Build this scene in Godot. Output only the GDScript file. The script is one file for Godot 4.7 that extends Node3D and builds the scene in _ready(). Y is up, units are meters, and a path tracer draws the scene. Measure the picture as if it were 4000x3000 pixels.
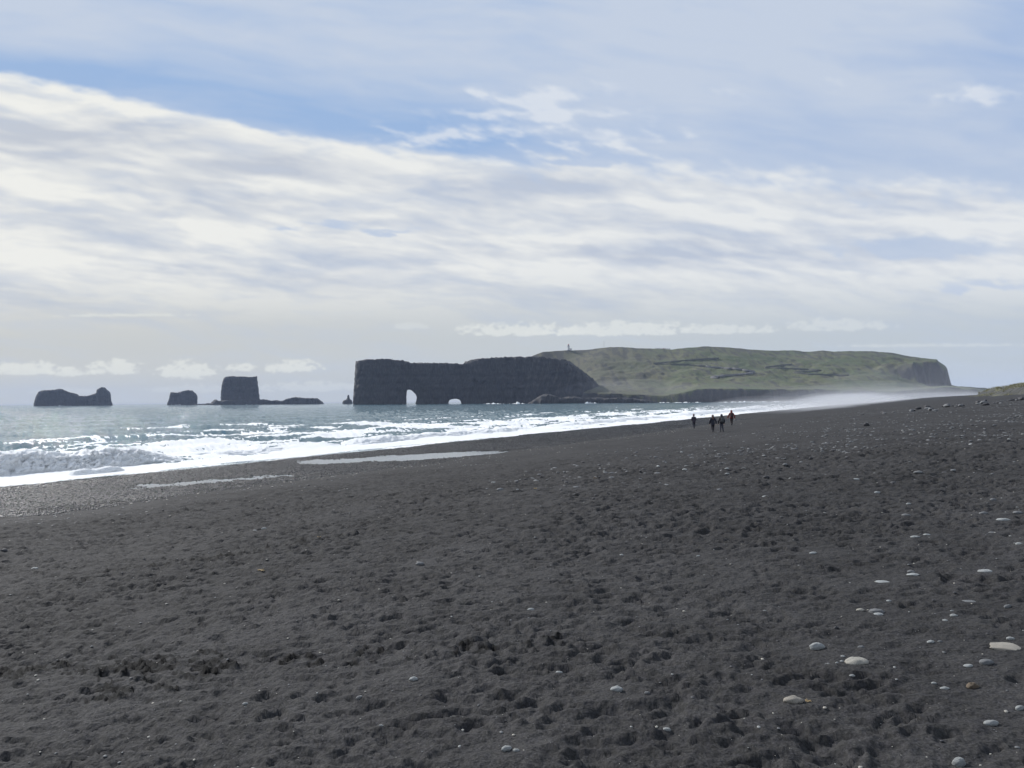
extends Node3D
# A black sand beach with surf on the left, sea stacks, an arched headland and a green hill with a lighthouse behind.
# World: metres, y up, mean sea level 0, the camera looks along -z. SHORE_N points inland, SHORE_D along the waterline.
const SHORE_N := Vector2(0.873, 0.487)
const SHORE_D := Vector2(0.487, -0.873)
const SHORE_AT := 44.7
const EYE := 5.0
const BEACH_PROFILE := [-400.0, -20.0, -60.0, -3.5, -15.0, -0.6, -5.0, 0.02, 0.0, 0.30, 4.0, 0.56, 14.0, 0.60, 17.0, 0.90, 22.0, 1.42, 28.7, 1.85, 44.7, 3.3, 60.0, 4.4, 90.0, 7.0, 130.0, 9.0, 200.0, 10.0, 400.0, 12.0, 3000.0, 14.0]
# ridge of the green hill: tangent of the bearing, tangent of the elevation of its skyline
const HILL_RIDGE := [0.0222, 0.0628, 0.0396, 0.0694, 0.0462, 0.0715, 0.0821, 0.0735, 0.1021, 0.0734, 0.1225, 0.0758, 0.1424, 0.0779, 0.1606, 0.0778, 0.1765, 0.0762, 0.2205, 0.0744, 0.2316, 0.0736, 0.2575, 0.0764, 0.2793, 0.0777, 0.3126, 0.0760, 0.3400, 0.0736, 0.3677, 0.0712, 0.3862, 0.0707, 0.4084, 0.0716, 0.4214, 0.0693, 0.4358, 0.0692, 0.4506, 0.0710, 0.4654, 0.0686, 0.4895, 0.0696, 0.5205, 0.0690, 0.5483, 0.0670, 0.5649, 0.0635, 0.5905, 0.0589, 0.6152, 0.0561, 0.6167, 0.0535, 0.6256, 0.0479, 0.6293, 0.0435, 0.6315, 0.0335, 0.6349, 0.0194, 0.6456, 0.0171, 0.6696, 0.0158, 0.6900, 0.0134, 0.7029, 0.0074, 0.7399, 0.0016, 0.8509, 0.0009]
const HILL_SHELF := [0.0222, 0.0103, 0.1221, 0.0114, 0.1665, 0.0093, 0.2220, 0.0067, 0.2516, 0.0124, 0.2664, 0.0160, 0.3145, 0.0164, 0.4070, 0.0143, 0.4366, 0.0148, 0.4809, 0.0130, 0.5549, 0.0103, 0.6289, 0.0150, 0.6659, 0.0132, 0.6955, 0.0093, 0.7399, 0.0009, 0.8509, 0.0001]

var profile := PackedFloat32Array()
var n_sand: FastNoiseLite
var n_fine: FastNoiseLite
var n_wide: FastNoiseLite
var n_wave: FastNoiseLite
var n_foam: FastNoiseLite
var n_rock: FastNoiseLite
var n_cloud: FastNoiseLite
var n_hill: FastNoiseLite
var taken := {}
var triangles := 0
var sand_rows := []  # heights of the trodden sand near the camera, foot prints included
var sand_k := 0.0
var rng := RandomNumberGenerator.new()
var M := {}


func noise(kind: int, freq: float, octaves: int, seed_: int, gain := 0.5) -> FastNoiseLite:
	var n := FastNoiseLite.new()
	n.noise_type = kind
	n.frequency = freq
	n.seed = seed_
	n.fractal_type = FastNoiseLite.FRACTAL_FBM if octaves > 1 else FastNoiseLite.FRACTAL_NONE
	n.fractal_octaves = octaves
	n.fractal_gain = gain
	return n


func lut(t: Array, x: float) -> float:
	var n := t.size()
	if x <= t[0]:
		return t[1]
	for i in range(2, n, 2):
		if x <= t[i]:
			var k: float = (x - t[i - 2]) / (t[i] - t[i - 2])
			return lerpf(t[i - 1], t[i + 1], k)
	return t[n - 1]


# ---------------------------------------------------------------- naming
func numbered(called: String) -> String:
	var k: int = taken.get(called, 0)
	taken[called] = k + 1
	return called if k == 0 else "%s_%03d" % [called, k]


func tag(o: Node, label: String, category := "", group := "", kind := "") -> Node:
	if label: o.set_meta("label", label)
	if category: o.set_meta("category", category)
	if group: o.set_meta("group", group)
	if kind: o.set_meta("kind", kind)
	return o


func obj(called: String, mesh: Mesh, m: Material, parent: Node = null) -> MeshInstance3D:
	var o := MeshInstance3D.new()
	o.mesh = mesh
	o.material_override = m
	o.name = numbered(called) if parent == null else called
	(self if parent == null else parent).add_child(o, true)
	return o


func thing(called: String, at: Vector3, turn := 0.0) -> Node3D:
	var o := Node3D.new()
	o.name = numbered(called)
	add_child(o, true)
	o.position = at
	o.rotation.y = turn
	return o


# ---------------------------------------------------------------- meshes
func mesh_of(v: PackedVector3Array, idx: PackedInt32Array, col := PackedColorArray(), uv := PackedVector2Array()) -> ArrayMesh:
	var n := PackedVector3Array()
	n.resize(v.size())
	for i in range(0, idx.size(), 3):
		var a := idx[i]
		var b := idx[i + 1]
		var c := idx[i + 2]
		var f := (v[c] - v[a]).cross(v[b] - v[a])
		n[a] += f
		n[b] += f
		n[c] += f
	for i in n.size():
		n[i] = n[i].normalized()
	var arr := []
	arr.resize(Mesh.ARRAY_MAX)
	arr[Mesh.ARRAY_VERTEX] = v
	arr[Mesh.ARRAY_NORMAL] = n
	arr[Mesh.ARRAY_INDEX] = idx
	if col.size(): arr[Mesh.ARRAY_COLOR] = col
	if uv.size(): arr[Mesh.ARRAY_TEX_UV] = uv
	triangles += idx.size() / 3
	var m := ArrayMesh.new()
	m.add_surface_from_arrays(Mesh.PRIMITIVE_TRIANGLES, arr)
	return m


func in_threads(job: Callable, count: int) -> void:
	var id := WorkerThreadPool.add_group_task(job, count, -1, true)
	WorkerThreadPool.wait_for_group_task_completion(id)


# surface nets of a field that is negative inside
func nets(lo: Vector3, hi: Vector3, cell: float, field: Callable, tint = null) -> ArrayMesh:
	var nx := int(ceil((hi.x - lo.x) / cell)) + 1
	var ny := int(ceil((hi.y - lo.y) / cell)) + 1
	var nz := int(ceil((hi.z - lo.z) / cell)) + 1
	var slabs := []
	slabs.resize(nz)
	in_threads(func(k: int):
		var f := PackedFloat32Array()
		f.resize(nx * ny)
		for j in ny:
			for i in nx:
				f[j * nx + i] = field.call(Vector3(lo.x + i * cell, lo.y + j * cell, lo.z + k * cell))
		slabs[k] = f
	, nz)
	var v := PackedVector3Array()
	var idx := PackedInt32Array()
	var col := PackedColorArray()
	var at := PackedInt32Array()
	at.resize(nx * ny * nz)
	at.fill(-1)
	var e := [0, 1, 0, 2, 0, 4, 1, 3, 1, 5, 2, 3, 2, 6, 3, 7, 4, 5, 4, 6, 5, 7, 6, 7]
	var d := PackedFloat32Array()
	d.resize(8)
	for k in nz - 1:
		var f0: PackedFloat32Array = slabs[k]
		var f1: PackedFloat32Array = slabs[k + 1]
		for j in ny - 1:
			for i in nx - 1:
				var o := j * nx + i
				d[0] = f0[o]; d[1] = f0[o + 1]; d[2] = f0[o + nx]; d[3] = f0[o + nx + 1]
				d[4] = f1[o]; d[5] = f1[o + 1]; d[6] = f1[o + nx]; d[7] = f1[o + nx + 1]
				var ins := 0
				for c in 8:
					if d[c] < 0.0: ins += 1
				if ins == 0 or ins == 8:
					continue
				var s := Vector3.ZERO
				var cnt := 0
				for q in range(0, 24, 2):
					var a: int = e[q]
					var b: int = e[q + 1]
					if (d[a] < 0.0) != (d[b] < 0.0):
						var t := d[a] / (d[a] - d[b])
						var pa := Vector3(a & 1, (a >> 1) & 1, a >> 2)
						var pb := Vector3(b & 1, (b >> 1) & 1, b >> 2)
						s += pa.lerp(pb, t)
						cnt += 1
				var p := lo + (Vector3(i, j, k) + s / cnt) * cell
				at[k * nx * ny + o] = v.size()
				v.append(p)
				if tint != null: col.append(tint.call(p))
	var sy := nx
	var sz := nx * ny
	for k in range(1, nz - 1):
		var f0: PackedFloat32Array = slabs[k]
		var f1: PackedFloat32Array = slabs[k + 1]
		for j in range(1, ny - 1):
			for i in range(1, nx - 1):
				var o := j * nx + i
				var a0 := f0[o] < 0.0
				var w := k * sz + o
				for ax in 3:
					var a1 := (f0[o + 1] if ax == 0 else f0[o + nx] if ax == 1 else f1[o]) < 0.0
					if a0 == a1: continue
					var su := sy if ax == 0 else sz if ax == 1 else 1
					var sv := sz if ax == 0 else 1 if ax == 1 else sy
					var p0 := at[w]
					var p1 := at[w - su]
					var p2 := at[w - su - sv]
					var p3 := at[w - sv]
					if p0 < 0 or p1 < 0 or p2 < 0 or p3 < 0: continue
					if a0: idx.append_array([p0, p2, p1, p0, p3, p2])
					else: idx.append_array([p0, p1, p2, p0, p2, p3])
	return mesh_of(v, idx, col)


func box_into(v: PackedVector3Array, idx: PackedInt32Array, t: Transform3D, size: Vector3, top := 1.0) -> void:
	# a box whose upper face is shrunk by top
	var b := v.size()
	for f in [[0, 1, 3, 2], [5, 4, 6, 7], [4, 0, 2, 6], [1, 5, 7, 3], [2, 3, 7, 6], [4, 5, 1, 0]]:
		for c in f:
			var k := top if c & 2 else 1.0
			v.append(t * Vector3(((c & 1) - 0.5) * size.x * k, (((c >> 1) & 1) - 0.5) * size.y, (0.5 - (c >> 2)) * size.z * k))
		idx.append_array([b, b + 2, b + 1, b, b + 3, b + 2])
		b += 4


func box_mesh(size: Vector3, at := Vector3.ZERO, top := 1.0, turn := Basis.IDENTITY) -> ArrayMesh:
	var v := PackedVector3Array()
	var idx := PackedInt32Array()
	box_into(v, idx, Transform3D(turn, at), size, top)
	return mesh_of(v, idx)


func lathe(rings: Array, sides: int, at := Vector3.ZERO) -> ArrayMesh:
	# rings: radius, height ... from the bottom up
	var v := PackedVector3Array()
	var idx := PackedInt32Array()
	var n := rings.size() / 2
	for r in n:
		for s in sides:
			var a := TAU * s / sides
			v.append(at + Vector3(cos(a) * rings[r * 2], rings[r * 2 + 1], sin(a) * rings[r * 2]))
	for r in n - 1:
		for s in sides:
			var p := r * sides + s
			var q := r * sides + (s + 1) % sides
			idx.append_array([p, q, p + sides, q, q + sides, p + sides])
	return mesh_of(v, idx)


# ---------------------------------------------------------------- the beach as a function
func shore_s(x: float, z: float) -> float:
	return x * SHORE_N.x + z * SHORE_N.y + SHORE_AT


func shore_t(x: float, z: float) -> float:
	return x * SHORE_D.x + z * SHORE_D.y


func base_h(s: float) -> float:
	var k := (s + 100.0) * 2.0
	if k < 0.0 or k >= profile.size() - 2:
		return lut(BEACH_PROFILE, s)
	var i := int(k)
	return lerpf(profile[i], profile[i + 1], k - i)


func capsule2(p: Vector2, a: Vector2, b: Vector2, r: float) -> float:
	var ab := b - a
	var t := clampf((p - a).dot(ab) / ab.length_squared(), 0.0, 1.0)
	return p.distance_to(a + ab * t) - r


# hollows that hold water behind the shingle bar: signed distance, metres
func pool_d(x: float, z: float) -> float:
	var p := Vector2(x, z)
	var d := capsule2(p, Vector2(-14.0, -52.4), Vector2(-9.0, -55.2), 2.0)
	d = minf(d, capsule2(p, Vector2(-9.0, -55.2), Vector2(-2.2, -60.0), 3.0))
	d = minf(d, capsule2(p, Vector2(-19.5, -37.8), Vector2(-14.4, -42.4), 0.6))
	d = minf(d, capsule2(p, Vector2(21.5, -116.6), Vector2(29.0, -120.2), 1.1))
	d = minf(d, capsule2(p, Vector2(40.0, -135.0), Vector2(47.0, -140.0), 1.0))
	if d > 4.0: return d
	return d + n_wide.get_noise_2d(x * 9.0, z * 9.0) * 1.2 + n_wide.get_noise_2d(x * 40.0, z * 40.0) * 0.5


func ground(x: float, z: float, detail := true) -> float:
	var s := shore_s(x, z)
	var h := base_h(s)
	var inland := smoothstep(3.0, 30.0, s)
	h += n_wide.get_noise_2d(x, z) * 0.22 * inland
	if s > 0.0 and s < 24.0:
		h -= 0.15 * smoothstep(0.6, -0.6, pool_d(x, z))
	if detail:
		h += bumps(x, z, s)
	return h


const SAND_N := 860


func sand_top(x: float, z: float) -> float:
	if sand_rows.is_empty() or z > -0.7 or z < -72.0: return ground(x, z)
	var fr := log((3.0 - z) / 3.6) / sand_k
	var fc := (x / (0.85 * (1.6 - z)) * 0.5 + 0.5) * (SAND_N - 1)
	if fc < 0.0 or fc > SAND_N - 2: return ground(x, z)
	var r := int(fr)
	var c := int(fc)
	var a: PackedFloat32Array = sand_rows[r]
	var b: PackedFloat32Array = sand_rows[r + 1]
	return lerpf(lerpf(a[c], a[c + 1], fc - c), lerpf(b[c], b[c + 1], fc - c), fr - r)


func trample(x: float, z: float, s: float) -> float:
	# how much the sand is trodden here, 0 to 1
	var a := smoothstep(17.0, 27.0, s)
	return a * clampf(0.75 + n_wide.get_noise_2d(x * 3.0 + 50.0, z * 3.0) * 0.9, 0.5, 1.0)


func clods(x: float, z: float) -> float:
	# churned damp sand: patches kicked up by feet, and a streak along an old tide line
	var p := Vector2(x, z)
	var d := capsule2(p, Vector2(-4.4, -5.95), Vector2(-3.9, -5.85), 0.15)
	d = minf(d, capsule2(p, Vector2(-3.3, -5.75), Vector2(-2.3, -5.55), 0.17))
	d = minf(d, capsule2(p, Vector2(-3.0, -5.1), Vector2(-2.75, -5.05), 0.10))
	d = minf(d, capsule2(p, Vector2(-1.9, -5.6), Vector2(0.3, -5.5), -0.02))
	d = minf(d, capsule2(p, Vector2(-6.3, -11.06), Vector2(-4.62, -11.36), 0.10))
	d = minf(d, capsule2(p, Vector2(-4.62, -11.36), Vector2(-3.34, -12.59), 0.10))
	if d > 1.0: return 0.0
	d += n_fine.get_noise_2d(x * 0.8, z * 0.8) * 0.42
	return smoothstep(0.05, -0.05, d + n_fine.get_noise_2d(x * 0.3 + 70.0, z * 0.3) * 0.25)


func bumps(x: float, z: float, s: float) -> float:
	if s < -2.0: return 0.0
	var a := trample(x, z, s)
	var n := n_sand.get_noise_2d(x * 0.8, z)
	var h := (n * 0.028 - absf(n_sand.get_noise_2d(x * 0.9 + 40.0, z * 1.7)) * 0.030) * (0.12 + 0.88 * a)
	h += n_fine.get_noise_2d(x * 0.7, z * 1.3) * 0.0065 * (0.45 + 0.55 * a)
	return h


# ---------------------------------------------------------------- the hill as a function of bearing tangent and distance
func hill_shore(k: float) -> float:
	return lerpf(1760.0, 1500.0, smoothstep(0.055, 0.13, k))


func hill_h(k: float, dist: float) -> float:
	var front := hill_shore(k)
	var shelf := lut(HILL_SHELF, k) * front + EYE
	var rd := 2000.0 + n_hill.get_noise_2d(k * 500.0, 70.0) * 50.0
	var crest := lut(HILL_RIDGE, k)
	var ridge := (crest + n_hill.get_noise_2d(k * 6000.0, 9.0) * 0.0006) * rd + EYE
	var x := k * dist
	var h: float
	if dist < front + 6.0:
		h = lerpf(-6.0, shelf, smoothstep(front - 14.0, front + 6.0, dist + n_hill.get_noise_2d(x * 3.0, dist) * 10.0))
	elif dist < rd:
		var t := (dist - front - 6.0) / (rd - front - 6.0)
		if k < 0.53:
			var even := (lut(HILL_RIDGE, k - 0.03) + lut(HILL_RIDGE, k + 0.03) + lut(HILL_RIDGE, k - 0.012) + lut(HILL_RIDGE, k + 0.012)) * 0.25 * rd + EYE
			ridge = lerpf(even, ridge, smoothstep(0.72, 1.0, t))
		var w := lerpf(t * t * (1.6 - 0.6 * t), pow(t, 0.85), 0.25 + 0.15 * n_hill.get_noise_2d(x * 0.4, 300.0))
		h = lerpf(shelf, ridge, w)
		var cut := smoothstep(0.535, 0.60, k + n_hill.get_noise_2d(dist * 1.5, x * 0.3) * 0.03) * smoothstep(0.665, 0.63, k)
		if cut > 0.0:
			var top: float = lerpf(shelf, ridge, 0.80)
			var low: float = lerpf(shelf + 2.0, shelf + 14.0, t)
			var crag := n_hill.get_noise_2d(x * 1.2, dist * 0.3) * 0.10 + n_hill.get_noise_2d(x * 5.0, 40.0) * 0.02
			var wall := lerpf(low, lerpf(top, ridge, smoothstep(0.62, 1.0, t)), smoothstep(0.52 + crag, 0.58 + crag, t))
			h = lerpf(h, wall, cut)
		var e := sin(PI * clampf(t, 0.0, 1.0))
		h += (n_hill.get_noise_2d(x, dist) * 9.0 + n_hill.get_noise_2d(x * 4.0, dist * 4.0) * 2.0) * e
	else:
		h = ridge - (dist - rd) * 0.10 + n_hill.get_noise_2d(x, dist) * 3.0 * smoothstep(0.0, 60.0, dist - rd)
	return h


func hill_point(k: float, dist: float) -> Vector3:
	return Vector3(k * dist, hill_h(k, dist), -dist)


# where the line of sight of this elevation tangent, seen from the beach, meets the hill: used to lay roads and cars on it
func on_hill(k: float, e: float) -> Vector3:
	var dist := hill_shore(k) + 10.0
	while dist < 2050.0:
		if (hill_h(k, dist) - EYE) / dist >= e: break
		dist += 2.0
	return hill_point(k, dist)


# the place on the hill that stands highest against the sky at this bearing
func on_crest(k: float) -> Vector3:
	var best := 0.0
	var at := 2000.0
	for i in 60:
		var d := 1900.0 + i * 4.0
		var e := (hill_h(k, d) - EYE) / d
		if e > best:
			best = e
			at = d
	return hill_point(k, at)


# ---------------------------------------------------------------- sky: a high cloud bank, thin veil and low cumulus over the sea
const SKY_W := 4096
# bearing and height in the sky are given as tangents x 1000 (0 = straight ahead, 0 = horizon)
const BANK_EDGE := [-4000.0, 520.0, -1500.0, 540.0, -740.0, 487.0, -629.0, 465.0, -481.0, 428.0, -370.0, 405.0, -277.0, 388.0, -148.0, 378.0, 0.0, 367.0, 185.0, 358.0, 333.0, 341.0, 444.0, 343.0, 481.0, 325.0, 666.0, 319.0, 740.0, 303.0, 1500.0, 290.0, 4000.0, 520.0]
const BLUE_LINE := [-4000.0, 560.0, -740.0, 480.0, -518.0, 469.0, -296.0, 421.0, -111.0, 399.0, 150.0, 372.0, 700.0, 350.0, 4000.0, 560.0]
const DARKS := [-650.0, 385.0, 190.0, 34.0, 0.9, -350.0, 338.0, 170.0, 24.0, 0.9, 110.0, 316.0, 190.0, 18.0, 0.5, -400.0, 285.0, 90.0, 20.0, 0.45, 200.0, 215.0, 260.0, 14.0, 0.5, -500.0, 190.0, 120.0, 14.0, 0.4, 500.0, 300.0, 110.0, 12.0, 0.35]
const GAPS := [600.0, 218.0, 150.0, 20.0, 1.0, 700.0, 165.0, 110.0, 12.0, 0.7, -280.0, 256.0, 70.0, 6.0, 0.8, -170.0, 250.0, 60.0, 5.0, 0.7, 150.0, 355.0, 130.0, 8.0, 0.8]
const WISPS := [-20.0, 388.0, 260.0, 20.0, 1.0, 60.0, 446.0, 100.0, 18.0, 0.9, 40.0, 420.0, 150.0, 13.0, 0.9, -45.0, 453.0, 28.0, 8.0, 1.0, 485.0, 462.0, 40.0, 13.0, 0.7, 690.0, 445.0, 75.0, 18.0, 0.8, 315.0, 446.0, 32.0, 14.0, 0.5, 90.0, 375.0, 150.0, 9.0, 0.9]
const CUMULUS := [-705.0, 48.0, 70.0, 17.0, 1.0, -640.0, 45.0, 45.0, 12.0, 0.9, -572.0, 49.0, 52.0, 18.0, 1.0, -470.0, 43.0, 56.0, 23.0, 1.0, -392.0, 49.0, 26.0, 11.0, 0.9, -318.0, 49.0, 56.0, 16.0, 1.0, -290.0, 20.0, 95.0, 13.0, 0.5, -460.0, 19.0, 90.0, 10.0, 0.3, -640.0, 17.0, 70.0, 9.0, 0.3, 10.0, 100.0, 120.0, 16.0, 0.9, 150.0, 100.0, 150.0, 18.0, 1.0, 300.0, 100.0, 120.0, 13.0, 0.7, 470.0, 104.0, 100.0, 16.0, 0.55, 620.0, 76.0, 200.0, 4.0, 0.5, -560.0, 128.0, 130.0, 3.5, 0.5, -150.0, 108.0, 40.0, 8.0, 0.35, 560.0, 52.0, 40.0, 7.0, 0.25]


func lin(r: float, g: float, b: float) -> Vector3:
	var c := Color8(int(r), int(g), int(b)).srgb_to_linear()
	return Vector3(c.r, c.g, c.b)


func blobs(list: Array, x: float, y: float) -> float:
	var o := 0.0
	for i in range(0, list.size(), 5):
		var dx: float = (x - list[i]) / list[i + 2]
		if absf(dx) > 2.2: continue
		var dy: float = (y - list[i + 1]) / list[i + 3]
		if absf(dy) > 2.2: continue
		o = maxf(o, list[i + 4] * exp(-dx * dx - dy * dy))
	return o


func sky_color(az: float, el: float, towards_sun: Vector3) -> Vector3:
	var ce := cos(el)
	var dir := Vector3(sin(az) * ce, sin(el), -cos(az) * ce)
	var x := tan(az) if absf(az) < 1.05 else signf(az) * (1.743 + (absf(az) - 1.05) * 1.08)
	x *= 1000.0
	var y := 1000.0 * tan(minf(el, 1.35)) / maxf(cos(az), 0.5)
	y = minf(y, 3000.0)
	var q := Vector2(dir.x, dir.z) / (dir.y + 0.10)
	var u := q.x * 0.80 - q.y * 0.60
	var v := q.x * 0.60 + q.y * 0.80
	var n1 := n_cloud.get_noise_2d(u * 0.55, v * 1.6)
	var n2 := n_cloud.get_noise_2d(u * 1.7 + 40.0, v * 4.5)
	var n3 := n_cloud.get_noise_2d(u * 5.0 + 90.0, v * 11.0)
	var yy := y + 0.12 * x
	var wx := n_cloud.get_noise_2d(x * 0.0022 + 11.0, yy * 0.005) * 70.0
	var wy := n_cloud.get_noise_2d(x * 0.0022 + 50.0, yy * 0.005) * 22.0
	var n4 := n_cloud.get_noise_2d((x + wx) * 0.0020, (yy + wy) * 0.012)
	var n5 := n_cloud.get_noise_2d((x + wx) * 0.0065 + 20.0, (yy + wy) * 0.038)
	var nw := n_cloud.get_noise_2d(x * 0.012 + 7.0, y * 0.045)
	# clear air
	var left := smoothstep(700.0, -900.0, x)
	var low := exp(-el / 0.16)
	var blue := lin(149, 181, 224).lerp(lin(150, 178, 221), smoothstep(-300.0, 700.0, x))
	var hor := lin(188, 200, 211).lerp(lin(209, 209, 202), left)
	var c := blue.lerp(hor, clampf(low * 1.15, 0.0, 1.0))
	# thin veil
	var bd := (y - lut(BLUE_LINE, x)) / 46.0
	var veil := 0.86 - 0.84 * exp(-bd * bd) * (1.0 - 0.75 * smoothstep(-150.0, 200.0, x))
	var cx := (x - 760.0) / 130.0
	var cy := (y - 520.0) / 90.0
	veil -= 0.55 * exp(-cx * cx - cy * cy)
	veil += n1 * 0.30 + n4 * 0.35 + n5 * 0.18
	c = c.lerp(lin(198, 209, 226), clampf(veil, 0.0, 0.95))
	# wisps above the bank
	var w := blobs(WISPS, x + n2 * 30.0, y + n2 * 14.0)
	w = smoothstep(0.30, 1.6, w + (n3 * 0.9 + n2 * 0.7 + nw * 0.5))* minf(1.0, w * 2.5)
	c = c.lerp(lin(226, 231, 238), clampf(w, 0.0, 0.7))
	# the bank
	var d := lut(BANK_EDGE, x) - y
	var soft := smoothstep(-350.0, 100.0, x)
	d += n2 * lerpf(9.0, 30.0, soft) + n3 * lerpf(6.0, 16.0, soft) + n1 * lerpf(6.0, 26.0, soft) + nw * 8.0
	var cov := smoothstep(-4.0, lerpf(10.0, 40.0, soft), d)
	var gap := blobs(GAPS, x + n2 * 60.0, y + n2 * 14.0 + n3 * 6.0)
	cov *= 1.0 - smoothstep(0.25, 0.75, gap + n2 * 0.25) * 0.95
	cov *= clampf(0.95 + n5 * 0.35 + n4 * 0.3, 0.6, 1.0)
	var b := 0.72 + n2 * 0.16 + n3 * 0.20 + n4 * 0.85 + n5 * 0.42
	b += 0.75 * exp(-maxf(d, 0.0) / 18.0)
	b -= blobs(DARKS, x + n1 * 60.0, y + n2 * 20.0) * 1.05
	var shade := lin(189, 198, 214).lerp(lin(196, 202, 212), left)
	var bright := lin(230, 233, 235).lerp(lin(241, 241, 236), left)
	var cc := shade.lerp(bright, clampf(b, 0.0, 1.0))
	# the bank thins out in the haze above the horizon
	var haze := smoothstep(205.0, 85.0, y)
	var hc := hor.lerp(lin(202, 206, 207), 0.4)
	cc = cc.lerp(hc, haze)
	c = c.lerp(cc, clampf(cov, 0.0, 1.0))
	# low cumulus
	for i in range(0, CUMULUS.size(), 5):
		var dx: float = (x + n3 * 8.0 - CUMULUS[i]) / CUMULUS[i + 2]
		if absf(dx) > 1.3: continue
		var dy: float = (y - CUMULUS[i + 1]) / CUMULUS[i + 3]
		if dy < -0.6 or dy > 1.7: continue
		if dy < 0.0: dy *= 2.6
		var nn := n_cloud.get_noise_2d(x * 0.035, y * 0.075) * 0.9 + n_cloud.get_noise_2d(x * 0.11, y * 0.2) * 0.45
		var cv: float = smoothstep(0.12, 0.8, 1.0 - dx * dx * 1.25 - dy * dy + nn * 0.9) * CUMULUS[i + 4]
		c = c.lerp(lin(221, 226, 227).lerp(lin(236, 237, 228), left), clampf(cv, 0.0, 0.82))
	# light scattered forward round the veiled sun
	var ang := dir.angle_to(towards_sun)
	c += Vector3(1.0, 0.97, 0.9) * 0.9 * exp(-ang * ang / 0.010)
	return c


func make_sky(towards_sun: Vector3) -> ImageTexture:
	var h := SKY_W / 2
	var rows := []
	rows.resize(h)
	var split := h / 2 + 6
	var job := func(j: int):
		var r := PackedFloat32Array()
		r.resize(SKY_W * 3)
		var el := (0.5 - (j + 0.5) / h) * PI
		var step := 1 if el < 0.75 else 2 if el < 1.1 else 4
		for i in range(0, SKY_W, step):
			var az := wrapf((i + step * 0.5) / SKY_W * TAU, -PI, PI)
			var c := sky_color(az, maxf(el, 0.0), towards_sun)
			for k in step:
				var o := (i + k) * 3
				r[o] = c.x
				r[o + 1] = c.y
				r[o + 2] = c.z
		rows[j] = r
	in_threads(job, split)
	var blank := PackedFloat32Array()
	blank.resize(SKY_W * 3)
	for i in SKY_W:
		blank[i * 3] = 0.36
		blank[i * 3 + 1] = 0.42
		blank[i * 3 + 2] = 0.47
	var all := PackedByteArray()
	for j in h:
		all.append_array((rows[j] if j < split else blank).to_byte_array())
	return ImageTexture.create_from_image(Image.create_from_data(SKY_W, h, false, Image.FORMAT_RGBF, all))


func _ready() -> void:
	rng.seed = 7
	n_sand = noise(FastNoiseLite.TYPE_SIMPLEX_SMOOTH, 2.1, 3, 11, 0.45)
	n_fine = noise(FastNoiseLite.TYPE_SIMPLEX_SMOOTH, 6.5, 3, 12, 0.55)
	n_wide = noise(FastNoiseLite.TYPE_SIMPLEX_SMOOTH, 0.07, 3, 13)
	n_wave = noise(FastNoiseLite.TYPE_SIMPLEX_SMOOTH, 1.0, 3, 14, 0.5)
	n_foam = noise(FastNoiseLite.TYPE_SIMPLEX_SMOOTH, 1.0, 5, 15, 0.6)
	n_rock = noise(FastNoiseLite.TYPE_SIMPLEX_SMOOTH, 0.03, 4, 16, 0.55)
	n_cloud = noise(FastNoiseLite.TYPE_SIMPLEX_SMOOTH, 1.0, 5, 5, 0.52)
	n_hill = noise(FastNoiseLite.TYPE_SIMPLEX_SMOOTH, 0.008, 4, 18)
	for i in 1200:
		var s := i * 0.5 - 100.0
		profile.append((lut(BEACH_PROFILE, s - 1.2) + lut(BEACH_PROFILE, s) * 2.0 + lut(BEACH_PROFILE, s + 1.2)) * 0.25)

	# camera, sky, sun, exposure
	var cam := Camera3D.new()
	cam.name = "camera"
	cam.fov = 58.05
	cam.near = 0.1
	cam.far = 30000.0
	cam.position = Vector3(0, EYE, 0)
	cam.rotation_degrees = Vector3(1.44, 0, -0.395)
	add_child(cam)
	cam.current = true
	var sun := DirectionalLight3D.new()
	sun.name = "sun"
	sun.light_color = Color(1.0, 0.99, 0.98)
	sun.light_energy = 1.6
	sun.light_angular_distance = 0.6
	sun.shadow_enabled = true
	sun.rotation_degrees = Vector3(-33, 180 + 49, 0)
	add_child(sun)
	var env := Environment.new()
	env.background_mode = Environment.BG_SKY
	env.tonemap_mode = Environment.TONE_MAPPER_LINEAR
	env.tonemap_exposure = 1.0
	var sky := Sky.new()
	var pano := PanoramaSkyMaterial.new()
	pano.panorama = make_sky(sun.transform.basis.z)
	sky.sky_material = pano
	env.sky = sky
	env.sdfgi_enabled = true
	env.ssao_enabled = true
	env.ssil_enabled = true
	env.fog_enabled = true
	env.fog_density = 0.00006
	env.fog_light_color = Color(0.78, 0.86, 1.0)
	env.volumetric_fog_enabled = true
	env.volumetric_fog_density = 0.0
	var we := WorldEnvironment.new()
	we.name = "world"
	we.environment = env
	add_child(we)
	print("sky ", Time.get_ticks_msec())

	materials()
	build_beach()
	print("beach ", Time.get_ticks_msec())
	build_sea()
	print("sea ", Time.get_ticks_msec())
	build_rocks()
	print("rocks ", Time.get_ticks_msec())
	build_hill()
	print("hill ", Time.get_ticks_msec())
	build_stones()
	build_people()
	build_mist()
	print("triangles ", triangles)
	print("done ", Time.get_ticks_msec())


func noise_tex(freq: float, octaves: int, seed_: int, size := 512, ramp: Gradient = null, kind := FastNoiseLite.TYPE_SIMPLEX_SMOOTH) -> NoiseTexture2D:
	var t := NoiseTexture2D.new()
	t.width = size
	t.height = size
	t.seamless = true
	t.noise = noise(kind, freq, octaves, seed_, 0.6)
	if ramp: t.color_ramp = ramp
	return t


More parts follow.
